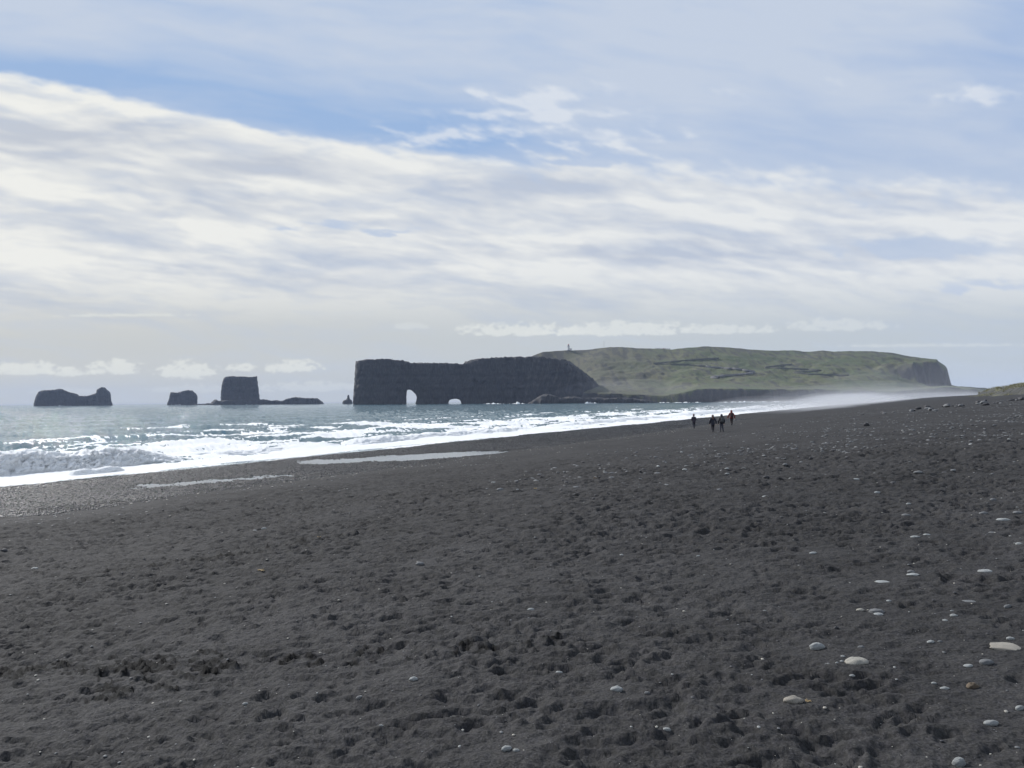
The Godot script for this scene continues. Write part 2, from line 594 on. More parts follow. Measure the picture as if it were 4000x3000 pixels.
func ramp(pairs: Array) -> Gradient:
	var g := Gradient.new()
	var o := PackedFloat32Array()
	var c := PackedColorArray()
	for p in pairs:
		o.append(p[0])
		c.append(Color(p[1], p[1], p[1]) if p[1] is float else p[1])
	g.offsets = o
	g.colors = c
	return g


func mat(c: Color, rough: float, use_vertex := false) -> StandardMaterial3D:
	# c holds real-world linear base colour
	var m := StandardMaterial3D.new()
	m.albedo_color = c.linear_to_srgb()
	m.roughness = rough
	m.vertex_color_use_as_albedo = use_vertex
	return m


func grain_tex() -> ImageTexture:
	# dark sand: grains of slightly different tone with a few pale shell and feldspar flecks
	var n := 1024
	var b := PackedByteArray()
	b.resize(n * n * 3)
	var r := RandomNumberGenerator.new()
	r.seed = 99
	var soft := PackedFloat32Array()
	for i in n * n / 16: soft.append(r.randf())
	for i in n * n:
		var k := r.randf()
		var t := 0.36 + 0.34 * k + 0.30 * soft[(i / n / 4) * (n / 4) + (i % n) / 4]
		var q := r.randf()
		if q > 0.985: t = 1.0
		var o := i * 3
		b[o] = int(255.0 * t)
		b[o + 1] = int(252.0 * t)
		b[o + 2] = int(250.0 * t)
	for i in 900:
		var x := r.randi() % (n - 3)
		var y := r.randi() % (n - 3)
		for dy in 1 + r.randi() % 3:
			for dx in 1 + r.randi() % 3:
				var o := ((y + dy) * n + x + dx) * 3
				b[o] = 255
				b[o + 1] = 255
				b[o + 2] = 255
	return ImageTexture.create_from_image(Image.create_from_data(n, n, false, Image.FORMAT_RGB8, b))


func triplanar(m: StandardMaterial3D, scale: float) -> void:
	m.uv1_triplanar = true
	m.uv1_world_triplanar = true
	m.uv1_scale = Vector3.ONE * scale


func materials() -> void:
	var grain := grain_tex()
	var m := mat(Color(1, 1, 1), 0.95, true)
	m.albedo_texture = grain
	m.metallic_specular = 0.3
	m.heightmap_enabled = true
	m.heightmap_texture = noise_tex(0.06, 4, 21)
	m.heightmap_scale = 1.8
	triplanar(m, 0.4)
	M.sand = m
	m = mat(Color(1, 1, 1), 0.7, true)
	m.metallic_specular = 0.3
	m.albedo_texture = grain
	m.heightmap_enabled = true
	m.heightmap_texture = noise_tex(0.03, 3, 22, 512, null, FastNoiseLite.TYPE_CELLULAR)
	m.heightmap_scale = 1.2
	triplanar(m, 0.5)
	M.wet = m
	m = mat(Color(0.045, 0.115, 0.145), 0.055)
	m.metallic_specular = 0.24
	m.heightmap_enabled = true
	m.heightmap_texture = noise_tex(0.012, 4, 23)
	m.heightmap_scale = 16.0
	triplanar(m, 0.25)
	M.sea = m
	m = mat(Color(0.10, 0.11, 0.12), 0.04)
	m.heightmap_enabled = true
	m.heightmap_texture = noise_tex(0.01, 3, 24)
	m.heightmap_scale = 0.1
	m.metallic_specular = 0.7
	triplanar(m, 0.5)
	M.pool = m
	m = mat(Color(0.86, 0.87, 0.87), 0.8)
	m.heightmap_enabled = true
	m.heightmap_texture = noise_tex(0.03, 4, 25)
	m.heightmap_scale = 10.0
	triplanar(m, 0.4)
	m.backlight_enabled = true
	m.backlight = Color(0.35, 0.36, 0.36)
	M.foam = m
	m = mat(Color(1, 1, 1), 0.9, true)
	m.albedo_texture = noise_tex(0.02, 5, 26, 512, ramp([[0.2, 0.55], [0.8, 1.0]]))
	m.heightmap_enabled = true
	m.heightmap_texture = noise_tex(0.02, 5, 27)
	m.heightmap_scale = 60.0
	triplanar(m, 0.02)
	m.uv1_scale = Vector3(0.03, 0.007, 0.03)
	M.rock = m
	m = mat(Color(1, 1, 1), 0.95, true)
	m.albedo_texture = noise_tex(0.03, 5, 28, 512, ramp([[0.2, 0.6], [0.8, 1.0]]))
	m.heightmap_enabled = true
	m.heightmap_texture = noise_tex(0.03, 5, 29)
	m.heightmap_scale = 80.0
	triplanar(m, 0.02)
	M.hill = m
	var speck := noise_tex(0.05, 4, 30, 512, ramp([[0.25, 0.72], [0.5, 0.92], [0.75, 1.0]]))
	var tones := [Color(0.40, 0.38, 0.33), Color(0.35, 0.365, 0.36), Color(0.17, 0.175, 0.18), Color(0.045, 0.045, 0.05), Color(0.16, 0.12, 0.08), Color(0.36, 0.33, 0.28)]
	M.stones = []
	for t in tones:
		m = mat(t, 0.75)
		m.albedo_texture = speck
		m.heightmap_enabled = true
		m.heightmap_texture = M.sand.heightmap_texture
		m.heightmap_scale = 0.3
		m.uv1_triplanar = true
		m.uv1_scale = Vector3.ONE * 4.0
		M.stones.append(m)
	m = mat(Color(0.035, 0.036, 0.04), 0.28, true)
	m.metallic_specular = 0.33
	m.albedo_color = Color.WHITE
	M.pebble = m
	M.white = mat(Color(0.72, 0.72, 0.70), 0.7)
	M.red = mat(Color(0.30, 0.05, 0.04), 0.6)
	M.dark = mat(Color(0.03, 0.03, 0.035), 0.6)
	M.steel = mat(Color(0.40, 0.41, 0.42), 0.5)
	M.glass = mat(Color(0.03, 0.04, 0.05), 0.08)
	M.road = mat(Color(0.13, 0.125, 0.12), 0.9)
	M.track = mat(Color(0.080, 0.080, 0.062), 0.95)
	m = mat(Color(1, 1, 1), 0.9, true)
	m.backlight_enabled = true
	m.backlight = Color(0.3, 0.3, 0.3)
	M.grass = m
	M.weed = mat(Color(0.30, 0.21, 0.09), 0.7)


# ---------------------------------------------------------------- beach
func build_beach() -> void:
	var cols := SAND_N
	var rows := SAND_N
	var k := log(78.0 / 3.6) / (rows - 1)
	var hs := []
	hs.resize(rows)
	in_threads(func(r: int):
		var d := 3.6 * exp(k * r) - 3.0
		var f := PackedFloat32Array()
		f.resize(cols)
		for c in cols:
			var x := ((c / (cols - 1.0)) * 2.0 - 1.0) * 0.85 * (d + 1.6)
			f[c] = ground(x, -d) if shore_s(x, -d) > -12.0 else base_h(shore_s(x, -d))
		hs[r] = f
	, rows)
	# foot prints pressed into the dry sand
	var fr := RandomNumberGenerator.new()
	fr.seed = 3
	for i in 130000:
		var d := 0.8 + 47.0 * pow(fr.randf(), 0.80)
		var x := (fr.randf() * 2.0 - 1.0) * 0.84 * (d + 1.5)
		var s := shore_s(x, -d)
		var a := trample(x, -d, s)
		if fr.randf() > a * 1.05 or s < 16.0: continue
		var clear := true
		for q in STONES:
			if d < 12.0 and q[2] > 0.05 and absf(q[0] - x) < 0.22 and absf(q[1] + d) < 0.22: clear = false
		if not clear: continue
		var yaw := fr.randfn(0.0, 0.38)
		var ca := cos(yaw)
		var sa := sin(yaw)
		var grow := 1.0 + clampf((d - 4.0) / 16.0, 0.0, 1.1) * smoothstep(46.0, 24.0, d)
		var len_ := fr.randf_range(0.045, 0.11) * grow
		var wid := len_ * fr.randf_range(0.30, 0.52)
		var dep := fr.randf_range(0.004, 0.019) * grow * smoothstep(49.0, 36.0, d)
		var reach := len_ * 1.9
		var r0 := int(log(maxf(d - reach + 3.0, 3.6) / 3.6) / k)
		var r1 := mini(int(log((d + reach + 3.0) / 3.6) / k) + 1, rows - 1)
		for r in range(maxi(r0, 0), r1 + 1):
			var dd := 3.6 * exp(k * r) - 3.0
			var half := 0.85 * (dd + 1.6)
			var c0 := maxi(int(((x - reach) / half * 0.5 + 0.5) * (cols - 1)), 0)
			var c1 := mini(int(((x + reach) / half * 0.5 + 0.5) * (cols - 1)) + 1, cols - 1)
			var row: PackedFloat32Array = hs[r]
			for c in range(c0, c1 + 1):
				var ox := ((c / (cols - 1.0)) * 2.0 - 1.0) * half - x
				var oz := -dd + d
				var u := (ox * ca + oz * sa) / len_
				var v := (-ox * sa + oz * ca) / wid
				var q := u * u + v * v
				if q > 4.0: continue
				row[c] += dep * (-smoothstep(1.8, 0.1, q) + 0.30 * exp(-(q - 1.9) * (q - 1.9) * 2.2))
			hs[r] = row
	var cl := []
	cl.resize(rows)
	in_threads(func(r: int):
		var d := 3.6 * exp(k * r) - 3.0
		var f := PackedColorArray()
		f.resize(cols)
		var row: PackedFloat32Array = hs[r]
		for c in cols:
			var x := ((c / (cols - 1.0)) * 2.0 - 1.0) * 0.85 * (d + 1.6)
			var kd := clods(x, -d) if d < 20.0 else 0.0
			if kd > 0.0:
				row[c] += kd * (n_fine.get_noise_2d(x * 1.3 + 9.0, -d * 1.3) * 0.05 + n_fine.get_noise_2d(x * 4.0, -d * 4.0) * 0.02)
			f[c] = sand_color(x, -d, kd)
		hs[r] = row
		cl[r] = f
	, rows)
	sand_rows = hs
	sand_k = k
	var v := PackedVector3Array()
	var col := PackedColorArray()
	for r in rows:
		var d := 3.6 * exp(k * r) - 3.0
		var row: PackedFloat32Array = hs[r]
		var half := 0.85 * (d + 1.6)
		col.append_array(cl[r])
		for c in cols:
			v.append(Vector3(((c / (cols - 1.0)) * 2.0 - 1.0) * half, row[c], -d))
	var dry := PackedInt32Array()
	var wet := PackedInt32Array()
	for r in rows - 1:
		for c in cols - 1:
			var a := r * cols + c
			var p := v[a]
			var s := shore_s(p.x, p.z)
			if s < -25.0: continue
			if s + n_wide.get_noise_2d(p.x * 4.0, p.z * 4.0) * 4.0 < 13.5:
				wet.append_array([a, a + cols, a + 1, a + 1, a + cols, a + cols + 1])
			else:
				dry.append_array([a, a + cols, a + 1, a + 1, a + cols, a + cols + 1])
	tag(obj("beach", packed(v, dry, col), M.sand), "dark volcanic sand beach covered in trodden hollows", "", "", "structure")
	tag(obj("wet_shore", packed(v, wet, col), M.wet), "strip of wet black shingle along the water's edge", "", "", "structure")
	# the rest of the beach, out to the hill
	var fc := 420
	var frr := 260
	v = PackedVector3Array()
	col = PackedColorArray()
	dry = PackedInt32Array()
	for r in frr:
		var d := 74.4 * pow(1750.0 / 74.4, r / (frr - 1.0))
		for c in fc:
			var x := ((c / (fc - 1.0)) * 2.05 - 0.85) * (d + 3.0)
			var h := ground(x, -d)
			if r == 0: h -= 0.4
			v.append(Vector3(x, h, -d))
			col.append(sand_color(x, -d, 0.0))
	for r in frr - 1:
		for c in fc - 1:
			var a := r * fc + c
			var s := shore_s(v[a].x, v[a].z)
			if s < -25.0: continue
			dry.append_array([a, a + fc, a + 1, a + 1, a + fc, a + fc + 1])
	tag(obj("far_beach", packed(v, dry, col), M.sand), "far stretch of dark beach running on to the green hill", "", "", "structure")
	# and the strips beside and behind the camera
	v = PackedVector3Array()
	col = PackedColorArray()
	dry = PackedInt32Array()
	for r in 60:
		for c in 60:
			var x := -90.0 + c * 3.0
			var z := -76.0 + r * 2.4
			v.append(Vector3(x, ground(x, z) - 0.3, z))
			col.append(sand_color(x, z, 0.0))
	for r in 59:
		for c in 59:
			var a := r * 60 + c
			dry.append_array([a, a + 1, a + 60, a + 1, a + 61, a + 60])
	tag(obj("near_beach", packed(v, dry, col), M.sand), "dark sand beside and behind the viewpoint", "", "", "structure")
	# water standing behind the shingle bar
	var boxes := [[-18.0, -63.5, 3.0, -48.5], [-22.0, -45.5, -12.0, -35.5], [17.0, -124.0, 33.0, -113.0], [36.0, -144.0, 51.0, -131.0]]
	var names := ["long shallow pool reflecting the sky on the wet shingle", "small shallow pool nearest the left edge on the shingle", "thin pool of water beside the leftmost walker", "thin pool of water beyond the walkers"]
	for b in 4:
		var q: Array = boxes[b]
		var nx := int((q[2] - q[0]) / 0.25)
		var nz := int((q[3] - q[1]) / 0.25)
		v = PackedVector3Array()
		dry = PackedInt32Array()
		for j in nz:
			for i in nx:
				v.append(Vector3(q[0] + i * 0.25, 0.545, q[1] + j * 0.25))
		for j in nz - 1:
			for i in nx - 1:
				var a := j * nx + i
				if pool_d(v[a].x, v[a].z) < 0.9:
					dry.append_array([a, a + 1, a + nx, a + 1, a + nx + 1, a + nx])
		tag(obj("tide_pool", packed(v, dry), M.pool), names[b], "", "", "structure")
	# dune with grass at the right
	dune()


func sand_color(x: float, z: float, kd: float) -> Color:
	var n := n_wide.get_noise_2d(x * 2.0, z * 2.0)
	var t := 0.071 + 0.016 * n + 0.008 * n_sand.get_noise_2d(x * 0.5, z * 0.5)
	t = lerpf(t * (1.0 + 0.22 * n_sand.get_noise_2d(x * 0.35 + 9.0, z * 0.35) + 0.16 * n_fine.get_noise_2d(x * 0.5, z * 0.5)), 0.014, kd)
	return Color(t * lerpf(0.985, 0.93, kd), t * 0.985, t * lerpf(1.01, 1.09, kd))


# keep only the vertices that are used
func packed(v: PackedVector3Array, idx: PackedInt32Array, col := PackedColorArray()) -> ArrayMesh:
	var to := PackedInt32Array()
	to.resize(v.size())
	to.fill(-1)
	var nv := PackedVector3Array()
	var nc := PackedColorArray()
	for i in idx.size():
		var a := idx[i]
		if to[a] < 0:
			to[a] = nv.size()
			nv.append(v[a])
			if col.size(): nc.append(col[a])
		idx[i] = to[a]
	return mesh_of(nv, idx, nc)


func dune_h(x: float, z: float) -> float:
	# a long mound with its seaward end near (248, -360)
	var s := shore_s(x, z)
	var t := shore_t(x, z)
	var up := smoothstep(74.0, 95.0, s + n_wide.get_noise_2d(x * 0.6, z * 0.6) * 10.0)
	var along := smoothstep(440.0, 405.0, t) * smoothstep(250.0, 300.0, t)
	var h := 4.2 * up * along
	return ground(x, z, false) - 0.6 + h + n_wide.get_noise_2d(x * 1.5, z * 1.5) * 0.9 * up


func dune() -> void:
	var v := PackedVector3Array()
	var col := PackedColorArray()
	var idx := PackedInt32Array()
	var n := 110
	for j in n:
		for i in n:
			var s := 72.0 + i * 1.1
			var t := 240.0 + j * 1.9
			var x := (s - SHORE_AT) * SHORE_N.x + t * SHORE_D.x
			var z := (s - SHORE_AT) * SHORE_N.y + t * SHORE_D.y
			v.append(Vector3(x, dune_h(x, z), z))
			var g := smoothstep(-0.1, 0.25, n_wide.get_noise_2d(x * 3.0, z * 3.0) + (s - 84.0) * 0.03)
			col.append(Color(0.075, 0.075, 0.07).lerp(Color(0.14, 0.14, 0.08), g))
	for j in n - 1:
		for i in n - 1:
			var a := j * n + i
			idx.append_array([a, a + 1, a + n, a + 1, a + n + 1, a + n])
	var o := obj("dune", mesh_of(v, idx, col), M.hill)
	tag(o, "grass-topped sand dune at the right edge", "", "", "structure")
	# marram tufts
	var bl := PackedVector3Array()
	var bi := PackedInt32Array()
	var bc := PackedColorArray()
	for k in 22:
		var a := rng.randf() * TAU
		var lean := rng.randf_range(0.1, 0.55)
		var r := rng.randf() * 0.3
		var p := Vector3(cos(a) * r, -0.05, sin(a) * r)
		var q := p + Vector3(cos(a) * lean, rng.randf_range(0.5, 0.9), sin(a) * lean)
		var side := Vector3(-sin(a), 0, cos(a)) * 0.035
		var b := bl.size()
		bl.append_array([p - side, p + side, q])
		bi.append_array([b, b + 1, b + 2])
		var cc := Color(0.16, 0.17, 0.09).lerp(Color(0.27, 0.24, 0.14), rng.randf())
		bc.append_array([cc, cc, cc])
	var mm := MultiMesh.new()
	mm.transform_format = MultiMesh.TRANSFORM_3D
	mm.mesh = mesh_of(bl, bi, bc)
	var spots := []
	for k in 5200:
		var s := rng.randf_range(76.0, 140.0)
		var t := rng.randf_range(280.0, 442.0)
		var x := (s - SHORE_AT) * SHORE_N.x + t * SHORE_D.x
		var z := (s - SHORE_AT) * SHORE_N.y + t * SHORE_D.y
		if n_wide.get_noise_2d(x * 3.0, z * 3.0) + (s - 84.0) * 0.03 < -0.05: continue
		spots.append(Transform3D(Basis(Vector3.UP, rng.randf() * TAU).scaled(Vector3.ONE * rng.randf_range(0.7, 1.5)), Vector3(x, dune_h(x, z), z)))
	mm.instance_count = spots.size()
	for k in spots.size(): mm.set_instance_transform(k, spots[k])
	var g := MultiMeshInstance3D.new()
	g.name = "dune_grass"
	g.multimesh = mm
	g.material_override = M.grass
	add_child(g)
	tag(g, "pale green tufts of grass growing over the dune", "grass", "", "stuff")


# ---------------------------------------------------------------- sea
func wave_h(s: float, t: float, d: float) -> float:
	var far := clampf(260.0 / d, 0.06, 1.0)
	var ph := n_wave.get_noise_2d(t * 0.006, s * 0.004) * 3.0
	var swell := sin(s * TAU / 30.0 + ph + t * 0.02)
	swell = swell * 0.5 + 0.5
	swell = swell * swell * 0.75 - 0.25
	var h := swell * 0.65 * smoothstep(-8.0, -35.0, s) * clampf(600.0 / d, 0.1, 1.0)
	h += n_wave.get_noise_2d(s * 0.16, t * 0.07) * 0.48 * far * smoothstep(-2.0, -14.0, s)
	h += n_wave.get_noise_2d(s * 0.6 + 30.0, t * 0.3) * 0.17 * far * smoothstep(-1.0, -10.0, s)
	return h


func water_h(x: float, z: float, s: float, t: float, d: float) -> float:
	var h := wave_h(s, t, d)
	if s > -22.0:
		var bed := base_h(s) + 0.03 + 0.03 * n_wave.get_noise_2d(s * 0.7, t * 0.12) * smoothstep(0.5, -3.0, s)
		h = maxf(lerpf(h, 0.05, smoothstep(-14.0, -5.0, s)), bed)
	return h


func edge_s(t: float) -> float:
	return 0.2 + n_wave.get_noise_2d(t * 0.05, 3.0) * 1.3 + n_wave.get_noise_2d(t * 0.35, 8.0) * 0.35


func foam_at(x: float, s: float, t: float, d: float) -> float:
	# over zero where foam floats
	var n := n_foam.get_noise_2d(s * 0.11, t * 0.035)
	var fine := n_foam.get_noise_2d(s * 0.5 + 20.0, t * 0.14)
	var lace := absf(n_foam.get_noise_2d(s * 0.5 + 70.0, t * 0.16))
	var cover := lut([-400.0, -0.62, -140.0, -0.50, -95.0, -0.34, -75.0, -0.20, -48.0, -0.06, -30.0, 0.02, -16.0, 0.12, -11.0, 0.34, -6.0, 0.34, -2.0, 0.22, 0.0, 0.30], s)
	# more broken water to the right, where the bar is shallower
	cover += 0.16 * smoothstep(30.0, 130.0, t) * smoothstep(-70.0, -40.0, s)
	# a crest breaking further out
	var ridge := (d - 158.0 - 5.0 * n_wave.get_noise_2d(x * 0.02, 4.0)) / 5.0
	cover += 0.55 * exp(-ridge * ridge) * smoothstep(-70.0, -52.0, x) * smoothstep(5.0, -12.0, x)
	var crest := sin(s * TAU / 30.0 + n_wave.get_noise_2d(t * 0.006, s * 0.004) * 3.0 + t * 0.02)
	cover += 0.12 * crest * smoothstep(-12.0, -30.0, s)
	return cover + n * 0.80 + fine * 0.34 - lace * 0.40 * (0.45 + 0.55 * smoothstep(-9.0, -14.0, s)) - 0.04


func build_sea() -> void:
	var cols := 880
	var rows := 480
	var d0 := 30.0
	var k := log(7600.0 / d0) / (rows - 1)
	var hs := []
	hs.resize(rows)
	var fs := []
	fs.resize(rows)
	in_threads(func(r: int):
		var d := d0 * exp(k * r)
		var f := PackedFloat32Array()
		var w := PackedFloat32Array()
		f.resize(cols)
		w.resize(cols)
		for c in cols:
			var x := (-1.05 + 1.75 * c / (cols - 1.0)) * d
			var s := shore_s(x, -d)
			var t := shore_t(x, -d)
			if s > 4.0:
				f[c] = 1.0
				w[c] = -1.0
			else:
				f[c] = water_h(x, -d, s, t, d)
				w[c] = foam_at(x, s, t, d) if d < 1400.0 else -1.0
		hs[r] = f
		fs[r] = w
	, rows)
	var v := PackedVector3Array()
	var idx := PackedInt32Array()
	var fv := PackedVector3Array()
	var fi := PackedInt32Array()
	for r in rows:
		var d := d0 * exp(k * r)
		var row: PackedFloat32Array = hs[r]
		var fr: PackedFloat32Array = fs[r]
		for c in cols:
			var x := (-1.05 + 1.75 * c / (cols - 1.0)) * d
			v.append(Vector3(x, row[c], -d))
			fv.append(Vector3(x, row[c] + clampf(fr[c] * 0.22, -0.05, 0.11), -d))
	for r in rows - 1:
		var f0: PackedFloat32Array = fs[r]
		var f1: PackedFloat32Array = fs[r + 1]
		for c in cols - 1:
			var a := r * cols + c
			var p := v[a]
			var s := shore_s(p.x, p.z)
			if s > edge_s(shore_t(p.x, p.z)): continue
			idx.append_array([a, a + cols, a + 1, a + 1, a + cols, a + cols + 1])
			if f0[c] > 0.0 or f0[c + 1] > 0.0 or f1[c] > 0.0 or f1[c + 1] > 0.0:
				fi.append_array([a, a + cols, a + 1, a + 1, a + cols, a + cols + 1])
	tag(obj("sea", packed(v, idx), M.sea), "choppy blue-grey sea reaching to the horizon", "", "", "structure")
	tag(obj("sea_foam", packed(fv, fi), M.foam), "white foam spread over the shallows and the swash", "foam", "", "stuff")
	breaker()


# a rolling crest of foam along the shore between two places: s of the crest, t range, height
func roller(t0: float, t1: float, s0: float, high: float, wide: float, seed_: float, cell := 0.10) -> ArrayMesh:
	var nt := int((t1 - t0) / cell)
	var ns := int(wide / cell)
	var v := PackedVector3Array()
	var idx := PackedInt32Array()
	for j in nt:
		var t := t0 + j * cell
		var tt := (t - t0) / (t1 - t0)
		var env := smoothstep(0.0, 0.12, tt) * smoothstep(1.0, 0.72, tt)
		var lump := 0.80 + 0.42 * n_wave.get_noise_2d(t * 0.22, seed_)
		var bend := s0 + 1.2 * n_wave.get_noise_2d(t * 0.08, seed_ + 5.0)
		for i in ns:
			var q := i / (ns - 1.0)
			# q 0 seaward foot, crest at 0.45, 1 landward foot; the landward face is steep
			var prof := smoothstep(0.0, 0.46, q) * smoothstep(1.0, 0.50, q)
			var p := Vector3(lerpf(-wide * 0.5, wide * 0.5, q) + bend, 0.0, t)
			var h := high * env * lump * prof
			var a := n_foam.get_noise_3d(p.x * 0.8, h * 0.9 + seed_, t * 0.5)
			var b := n_foam.get_noise_3d(p.x * 2.2, h * 2.2, t * 2.0 + seed_)
			var puff := (1.0 - absf(a) * 2.0) * 0.30 + (1.0 - absf(b) * 2.0) * 0.10
			puff *= smoothstep(0.0, 0.15, prof) * env * clampf(high, 0.3, 1.6)
			p.x += puff * 1.1 * smoothstep(0.35, 0.7, q) + 0.35 * h * smoothstep(0.45, 0.62, q) * smoothstep(0.9, 0.62, q)
			h += puff * 0.7
			var x := (p.x - SHORE_AT) * SHORE_N.x + t * SHORE_D.x
			var z := (p.x - SHORE_AT) * SHORE_N.y + t * SHORE_D.y
			v.append(Vector3(x, maxf(base_h(p.x), -0.1) + h - 0.06, z))
	for j in nt - 1:
		for i in ns - 1:
			var a := j * ns + i
			idx.append_array([a, a + 1, a + ns, a + 1, a + ns + 1, a + ns])
	return mesh_of(v, idx)


func breaker() -> void:
	var list := [
		[8.0, 43.0, -12.2, 1.55, 6.2, 1.0, "tall breaking wave of white foam at the left edge", 0.10],
		[26.8, 31.4, -5.2, 0.50, 1.6, 21.0, "small tongue of foam standing up in front of the tall breaker", 0.06],
		[60.0, 118.0, -13.5, 0.75, 5.0, 31.0, "low white breaker rolling in along the middle of the shore", 0.16],
		[40.0, 66.0, -14.0, 0.45, 4.0, 41.0, "low spent line of foam right of the tall breaker", 0.14],
		[120.0, 210.0, -15.0, 0.85, 6.0, 51.0, "white breaker behind the walkers", 0.25],
		[200.0, 420.0, -17.0, 1.2, 8.0, 61.0, "distant white breaker in the spray at the end of the beach", 0.5],
	]
	for b in list:
		tag(obj("breaking_wave", roller(b[0], b[1], b[2], b[3], b[4], b[5], b[7]), M.foam), b[6], "wave", "waves breaking along the shore")
	# drops thrown up by the tall breaker and the far ones
	var ball := SphereMesh.new()
	ball.radius = 0.5
	ball.height = 1.0
	ball.radial_segments = 6
	ball.rings = 3
	var spots := []
	for k in 7000:
		var t := rng.randf_range(10.0, 42.0)
		var env := smoothstep(8.0, 13.0, t) * smoothstep(43.0, 33.0, t)
		if rng.randf() > env: continue
		var s := -12.0 + rng.randfn(0.0, 0.9)
		var top := 1.5 * (0.80 + 0.42 * n_wave.get_noise_2d(t * 0.22, 1.0)) * exp(-pow((s + 12.0) / 1.6, 2.0))
		var h := top + absf(rng.randfn(0.0, 0.22)) - 0.1
		var size := 0.015 + 0.05 * pow(rng.randf(), 3.0)
		spots.append(Transform3D(Basis.from_scale(Vector3(size, size * rng.randf_range(0.6, 1.3), size)), Vector3((s - SHORE_AT) * SHORE_N.x + t * SHORE_D.x, maxf(h, 0.2), (s - SHORE_AT) * SHORE_N.y + t * SHORE_D.y)))
	var mm := MultiMesh.new()
	mm.transform_format = MultiMesh.TRANSFORM_3D
	mm.mesh = ball
	mm.instance_count = spots.size()
	for k in spots.size(): mm.set_instance_transform(k, spots[k])
	var o := MultiMeshInstance3D.new()
	o.name = "spray"
	o.multimesh = mm
	o.material_override = M.foam
	add_child(o)
	tag(o, "drops of spray flying off the tall breaker", "spray", "", "stuff")


const STONES := [[2.86,-5.75,0.064,0,0.45],[2.96,-5.68,0.120,2,0.38],[2.93,-5.60,0.073,1,0.25],[2.11,-4.86,0.106,1,0.50],[2.39,-4.81,0.053,2,0.40],[2.22,-4.52,0.159,0,0.36],[2.13,-4.54,0.029,1,0.40],[2.08,-4.50,0.025,1,0.40],[2.03,-4.54,0.022,2,0.50],[2.18,-4.63,0.029,1,0.40],[2.07,-4.28,0.035,1,0.40],[2.15,-4.27,0.043,1,0.35],[1.58,-3.96,0.106,5,0.45],[2.04,-3.22,0.068,1,0.62],[2.43,-3.57,0.075,1,0.40],[2.68,-3.71,0.058,1,0.50],[3.29,-4.67,0.235,1,0.13],[3.43,-4.82,0.054,1,0.50],[2.89,-4.84,0.054,1,0.40],[2.96,-4.85,0.036,2,0.40],[2.84,-4.37,0.060,1,0.30],[2.96,-4.38,0.097,2,0.35],[2.93,-4.26,0.032,3,0.50],[2.48,-4.13,0.031,1,0.45],[2.50,-4.06,0.053,1,0.35],[2.66,-4.06,0.072,4,0.60],[3.91,-5.52,0.072,2,0.50],[3.40,-5.39,0.056,1,0.40],[3.29,-5.32,0.039,1,0.35],[3.47,-5.52,0.031,1,0.40],[3.54,-6.68,0.124,1,0.16],[3.78,-5.78,0.107,2,0.14],[3.24,-6.02,0.045,1,0.40],[2.17,-6.03,0.033,1,0.40],[2.44,-5.29,0.049,3,0.60],[-1.24,-9.26,0.110,2,0.50],[-0.69,-4.80,0.060,1,0.55],[-1.00,-4.53,0.050,2,0.50],[-1.76,-4.58,0.037,1,0.45],[-0.77,-4.05,0.027,1,0.40],[-2.57,-6.73,0.035,1,0.40],[-0.04,-3.61,0.056,1,0.55],[-0.90,-3.73,0.039,1,0.60],[-11.78,-16.09,0.238,3,0.50],[-8.89,-12.94,0.134,1,0.35],[-5.47,-15.27,0.113,1,0.40],[-5.57,-14.99,0.100,1,0.40],[-4.98,-14.86,0.088,1,0.40],[0.63,-4.30,0.075,1,0.50],[0.81,-3.72,0.043,1,0.40],[0.31,-4.79,0.048,1,0.35],[0.80,-4.21,0.034,2,0.50],[0.16,-6.46,0.065,1,0.40],[3.58,-8.32,0.080,1,0.35],[2.30,-8.65,0.051,1,0.40],[1.42,-9.11,0.054,1,0.50],[0.01,-3.58,0.037,1,0.50],[5.09,-8.81,0.117,1,0.25],[5.33,-8.96,0.086,1,0.30],[4.01,-7.02,0.073,2,0.45],[3.92,-6.83,0.116,1,0.25],[4.60,-6.78,0.138,1,0.25],[6.82,-9.67,0.172,1,0.25],[24.36,-47.68,0.529,3,0.75],[9.87,-22.98,0.170,3,0.60],[15.38,-31.46,0.233,2,0.50],[9.31,-15.92,0.200,2,0.35],[12.28,-17.19,0.172,3,0.50],[7.02,-13.38,0.129,1,0.40],[6.64,-11.66,0.078,1,0.40],[6.90,-17.22,0.102,1,0.55],[7.38,-10.16,0.128,2,0.40],[6.96,-10.28,0.122,2,0.40],[6.03,-10.66,0.126,2,0.30],[8.10,-11.72,0.104,2,0.50],[5.70,-7.84,0.075,1,0.40],[6.05,-8.78,0.091,2,0.30],[3.60,-8.33,0.074,1,0.40],[1.23,-23.21,0.240,3,0.60],[2.49,-21.07,0.187,4,0.75],[1.94,-18.80,0.132,4,0.60],[3.01,-20.98,0.217,2,0.35],[3.32,-20.59,0.137,1,0.25],[4.59,-21.93,0.243,2,0.40],[6.77,-21.89,0.162,1,0.30],[6.38,-20.62,0.153,1,0.30],[7.30,-21.95,0.162,1,0.30],[4.92,-13.53,0.140,1,0.30],[0.13,-18.61,0.090,1,0.40]]
